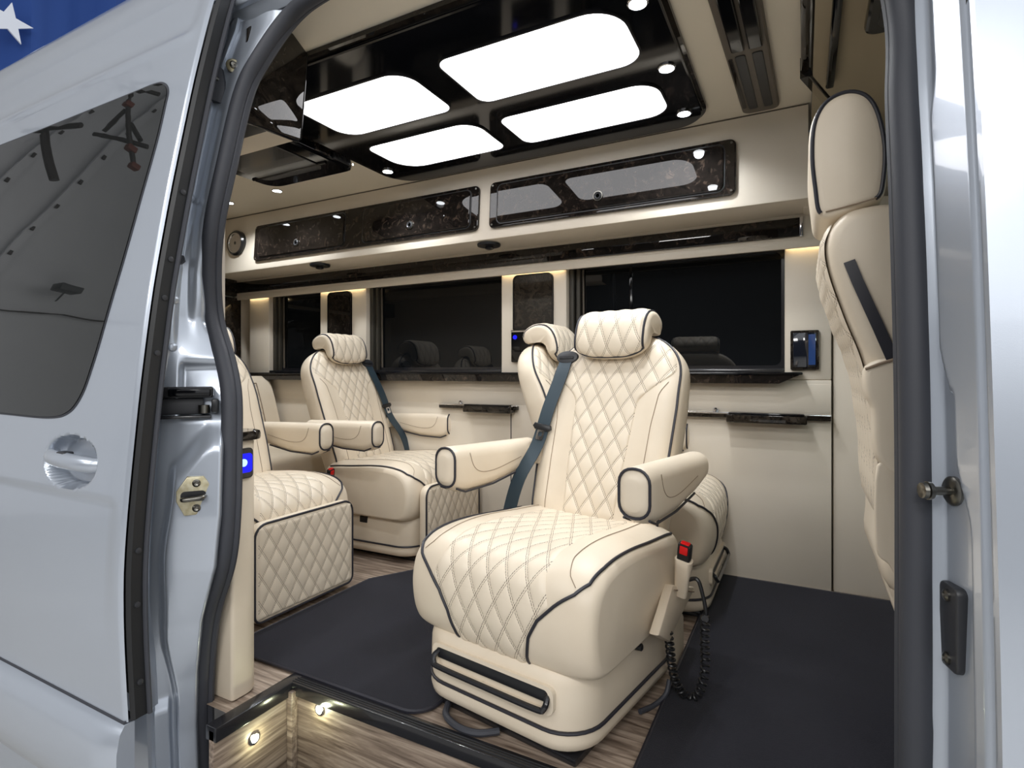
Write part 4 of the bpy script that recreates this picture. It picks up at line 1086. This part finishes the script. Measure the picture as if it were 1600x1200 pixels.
lead = catmull([onY(u, v, y) for u, v, y in ((1062, 913, .70), (1076, 906, .66), (1090, 906, Yc), (1098, 930, Yc), (1103, 955, Yc), (1102, 966, Yc))], 8)
cord = epart('cord', tube(lead, .0058, 8), 'black_plastic', seatA)
cp = catmull([onY(u, v, Yc+d) for u, v, d in ((1102, 966, 0), (1101, 1000, 0), (1102, 1035, 0), (1098, 1066, -.01), (1086, 1090, -.015), (1070, 1086, -.02), (1057, 1068, -.03), (1050, 1040, -.04), (1047, 1012, -.05), (1044, 985, -.06))], 24)
coil = []; up = Vector((0, 1, 0)); acc = 0
for k in range(len(cp)-1):
    t_ = (cp[k+1]-cp[k]); seg = t_.length; t_.normalize(); sd = t_.cross(up).normalized(); n2 = sd.cross(t_)
    m = 6
    for q in range(m):
        a = (acc+seg*q/m)/.0165*2*PI; coil.append(cp[k]+t_*seg*q/m+(sd*math.cos(a)+n2*math.sin(a))*.0105)
    acc += seg
for p in coil: p.z = max(p.z, .018)
epart('coil', tube(coil, .0032, 6), 'black_plastic', cord)
epart('cord_clip', lathe([(.010, -.006), (.013, 0), (.010, .006), (.006, 0)], cp[0], 'y', 14), 'satin_black', cord)
epart('floor_conduit', tube(catmull([Vector((onZ(u, v, .012).x, onZ(u, v, .012).y, .013)) for u, v in ((700, 1100), (697, 1118), (715, 1136), (745, 1146), (780, 1143))], 8), .009, 8), 'rubber', seatA)
epart('floor_cable', tube(catmull([onY(u, v, y) for u, v, y in ((1046, 1062, .62), (1040, 1085, .60), (1022, 1102, .56), (1000, 1112, .5))], 8), .007, 8), 'rubber', seatA)

# ================================================================== REAR BENCH
t = thing('rear_bench', 'quilted cream bench across the rear of the cabin', 'bench', (-3.1, .9, 0))
obj('base', rbox((-3.45, .22, .004), (-2.66, 1.66, .26), .03, 3), 'leather', t)
obj('seat', rbox((-3.30, .20, .26), (-2.62, 1.67, .46), .05, 4), 'leather', t)
bk = obj('backrest', loft([[(-3.16-.16*f-e, y, .42+.49*f) for f, e in ((0, 0), (.3, -.01), (.7, -.01), (.92, .0), (1, .05), (1.0, .12), (.9, .17), (0, .2))] for y in (.2, .22, 1.64, 1.66)]), 'leather', t, angle=50)
for y0, y1 in ((.26, .62), (.74, 1.10), (1.24, 1.54)):
    def P(s_, t_): f = .05+.85*t_; return Vector((-3.16-.16*f+.012*math.sin(PI*min(1, max(0, f)))+.003, y0+(y1-y0)*s_, .42+.49*f))
    obj('quilted_panel', quilted(P, lambda a, b: ((y1-y0)*a, .45*b), 50, 50, .005, .002, (1, 0, .3), .05), 'quilt', bk, angle=180)
    obj('piping', tube([P(0, k/12) for k in range(13)]+[P(k/12, 1) for k in range(13)]+[P(1, 1-k/12) for k in range(13)], .004, 6), 'thread', bk)

# ================================================================== FRONT PASSENGER SEAT, seen from its side at the door pillar
t = thing('passenger_seat', 'cream front passenger seat with tall headrest, half hidden by the door pillar', 'car seat', (.3, .62, 0))
bp2 = [(.10, 1.288), (.062, 1.262), (.047, 1.215), (.055, 1.15), (.085, 1.05), (.120, .945), (.142, .80), (.155, .60), (.165, .47), (.33, .45), (.375, .60), (.36, .80), (.325, 1.0), (.275, 1.17), (.235, 1.255), (.175, 1.29)]
bo = [(p.x, p.y) for p in catmull([(a, b, 0) for a, b in bp2], 4, True)]
def puffprism(outline, y0, y1, r):
    rings = []
    for y, d in ((y0, r), (y0+r*.12, r*.55), (y0+r*.35, r*.24), (y0+r, 0), (y1-r, 0), (y1-r*.35, r*.24), (y1-r*.12, r*.55), (y1, r)): rings.append([(p, y, q) for p, q in inset(outline, d)])
    return loft(rings)
b = obj('backrest', puffprism(bo, .41, .86, .028), 'leather', t, angle=60)
rear = bp2[1:8]
rc = catmull([(a, 0, c) for a, c in rear], 10)
def PR(s_, t_):
    k = t_*(len(rc)-1); i = min(int(k), len(rc)-2); p = rc[i]*(1-(k-i))+rc[i+1]*(k-i); return Vector((p.x-.007, .432+.40*s_, p.z))
obj('quilted_panel', quilted(PR, lambda a, c: (.40*a, .7*c), 50, 60, .005, .002, (-1, 0, .2), .05), 'quilt', b, angle=180)
for d in (.016, .030):
    obj('seam', tube([(p.x+d, .418-.004*(d > .02), p.z) for p in rc[6:34]], .0010, 5), 'thread', b)
hp_ = [(1268, 300), (1263, 250), (1266, 200), (1281, 166), (1306, 147), (1335, 141), (1361, 151), (1378, 180), (1388, 230), (1386, 280), (1377, 312), (1345, 328), (1314, 340), (1292, 344), (1274, 335)]
ho = [(p.x, p.y) for p in catmull([(onY(u, v, .45).x, onY(u, v, .45).z, 0) for u, v in hp_], 4, True)]
h = obj('headrest', puffprism(ho, .435, .70, .022), 'leather', t, angle=60)
for y in (.4385, .6965): obj('piping', tube([(p, y, q) for p, q in (lambda o_: o_[55:]+o_[:42])(inset(ho, .008))], .0046, 8), 'piping', h)
obj('fold_seam', tube([onY(1290, 331, .434), onY(1314, 325, .434), onY(1340, 318, .434), onY(1370, 309, .434)], .0016, 6), 'thread', h)
for y in (.455, .66): obj('headrest_post', tube([(onY(1314, 318, .45).x, y, onY(1314, 318, .45).z), (onY(1342, 340, .45).x, y, onY(1342, 340, .45).z-.02)], .008, 10), 'steel', t)
obj('seat_belt', ribbon([onY(1327, 408, .405), onY(1340, 440, .402), onY(1372, 510, .400), onY(1412, 600, .40), onY(1440, 680, .40)], (0, -1, 0), .022, .003), 'piping', t)
def pocket(pts, y0, y1, r): return puffprism([(p.x, p.y) for p in catmull([(onY(u, v, .43).x, onY(u, v, .43).z, 0) for u, v in pts], 4, True)], y0, y1, r)
pk = obj('back_pocket', pocket([(1351, 572), (1398, 556), (1450, 560), (1450, 690), (1405, 740), (1372, 722), (1362, 690), (1360, 640), (1350, 612)], .396, .52, .014), 'leather', t, angle=60)
obj('pocket_hem', tube([onY(1352, 577, .394), onY(1375, 568, .392), onY(1402, 560, .394)], .003, 6), 'thread', pk)
obj('side_skirt', pocket([(1368, 725), (1400, 735), (1404, 760), (1402, 880), (1400, 900), (1386, 876), (1366, 848)], .400, .415, .005), 'leather', t, angle=60)
obj('seat_cushion', rbox((.18, .40, .36), (.72, .87, .50), .05, 4), 'leather', t); obj('pedestal', rbox((.26, .45, .004), (.66, .82, .37), .02), 'black_plastic', t)
obj('side_cover', rbox((.215, .385, .40), (.45, .405, .66), .02, 3), 'charcoal', t)

sk_ = rbox((-.276, -.040, .178), (-.262, .008, .210), .003); obj('socket_plate', sk_, 'black_plastic', seatC, False)

for p in (onX(397, 1153, WX)+Vector((.02, 0, 0)), Vector((-1.24, WY-.02, -.045))):
    ld = bpy.data.lights.new('step_beam', 'POINT'); ld.energy = .22; ld.color = (.95, 1.0, .66); ld.shadow_soft_size = .010
    lo = bpy.data.objects.new('step_beam', ld); COL.objects.link(lo); lo.location = p
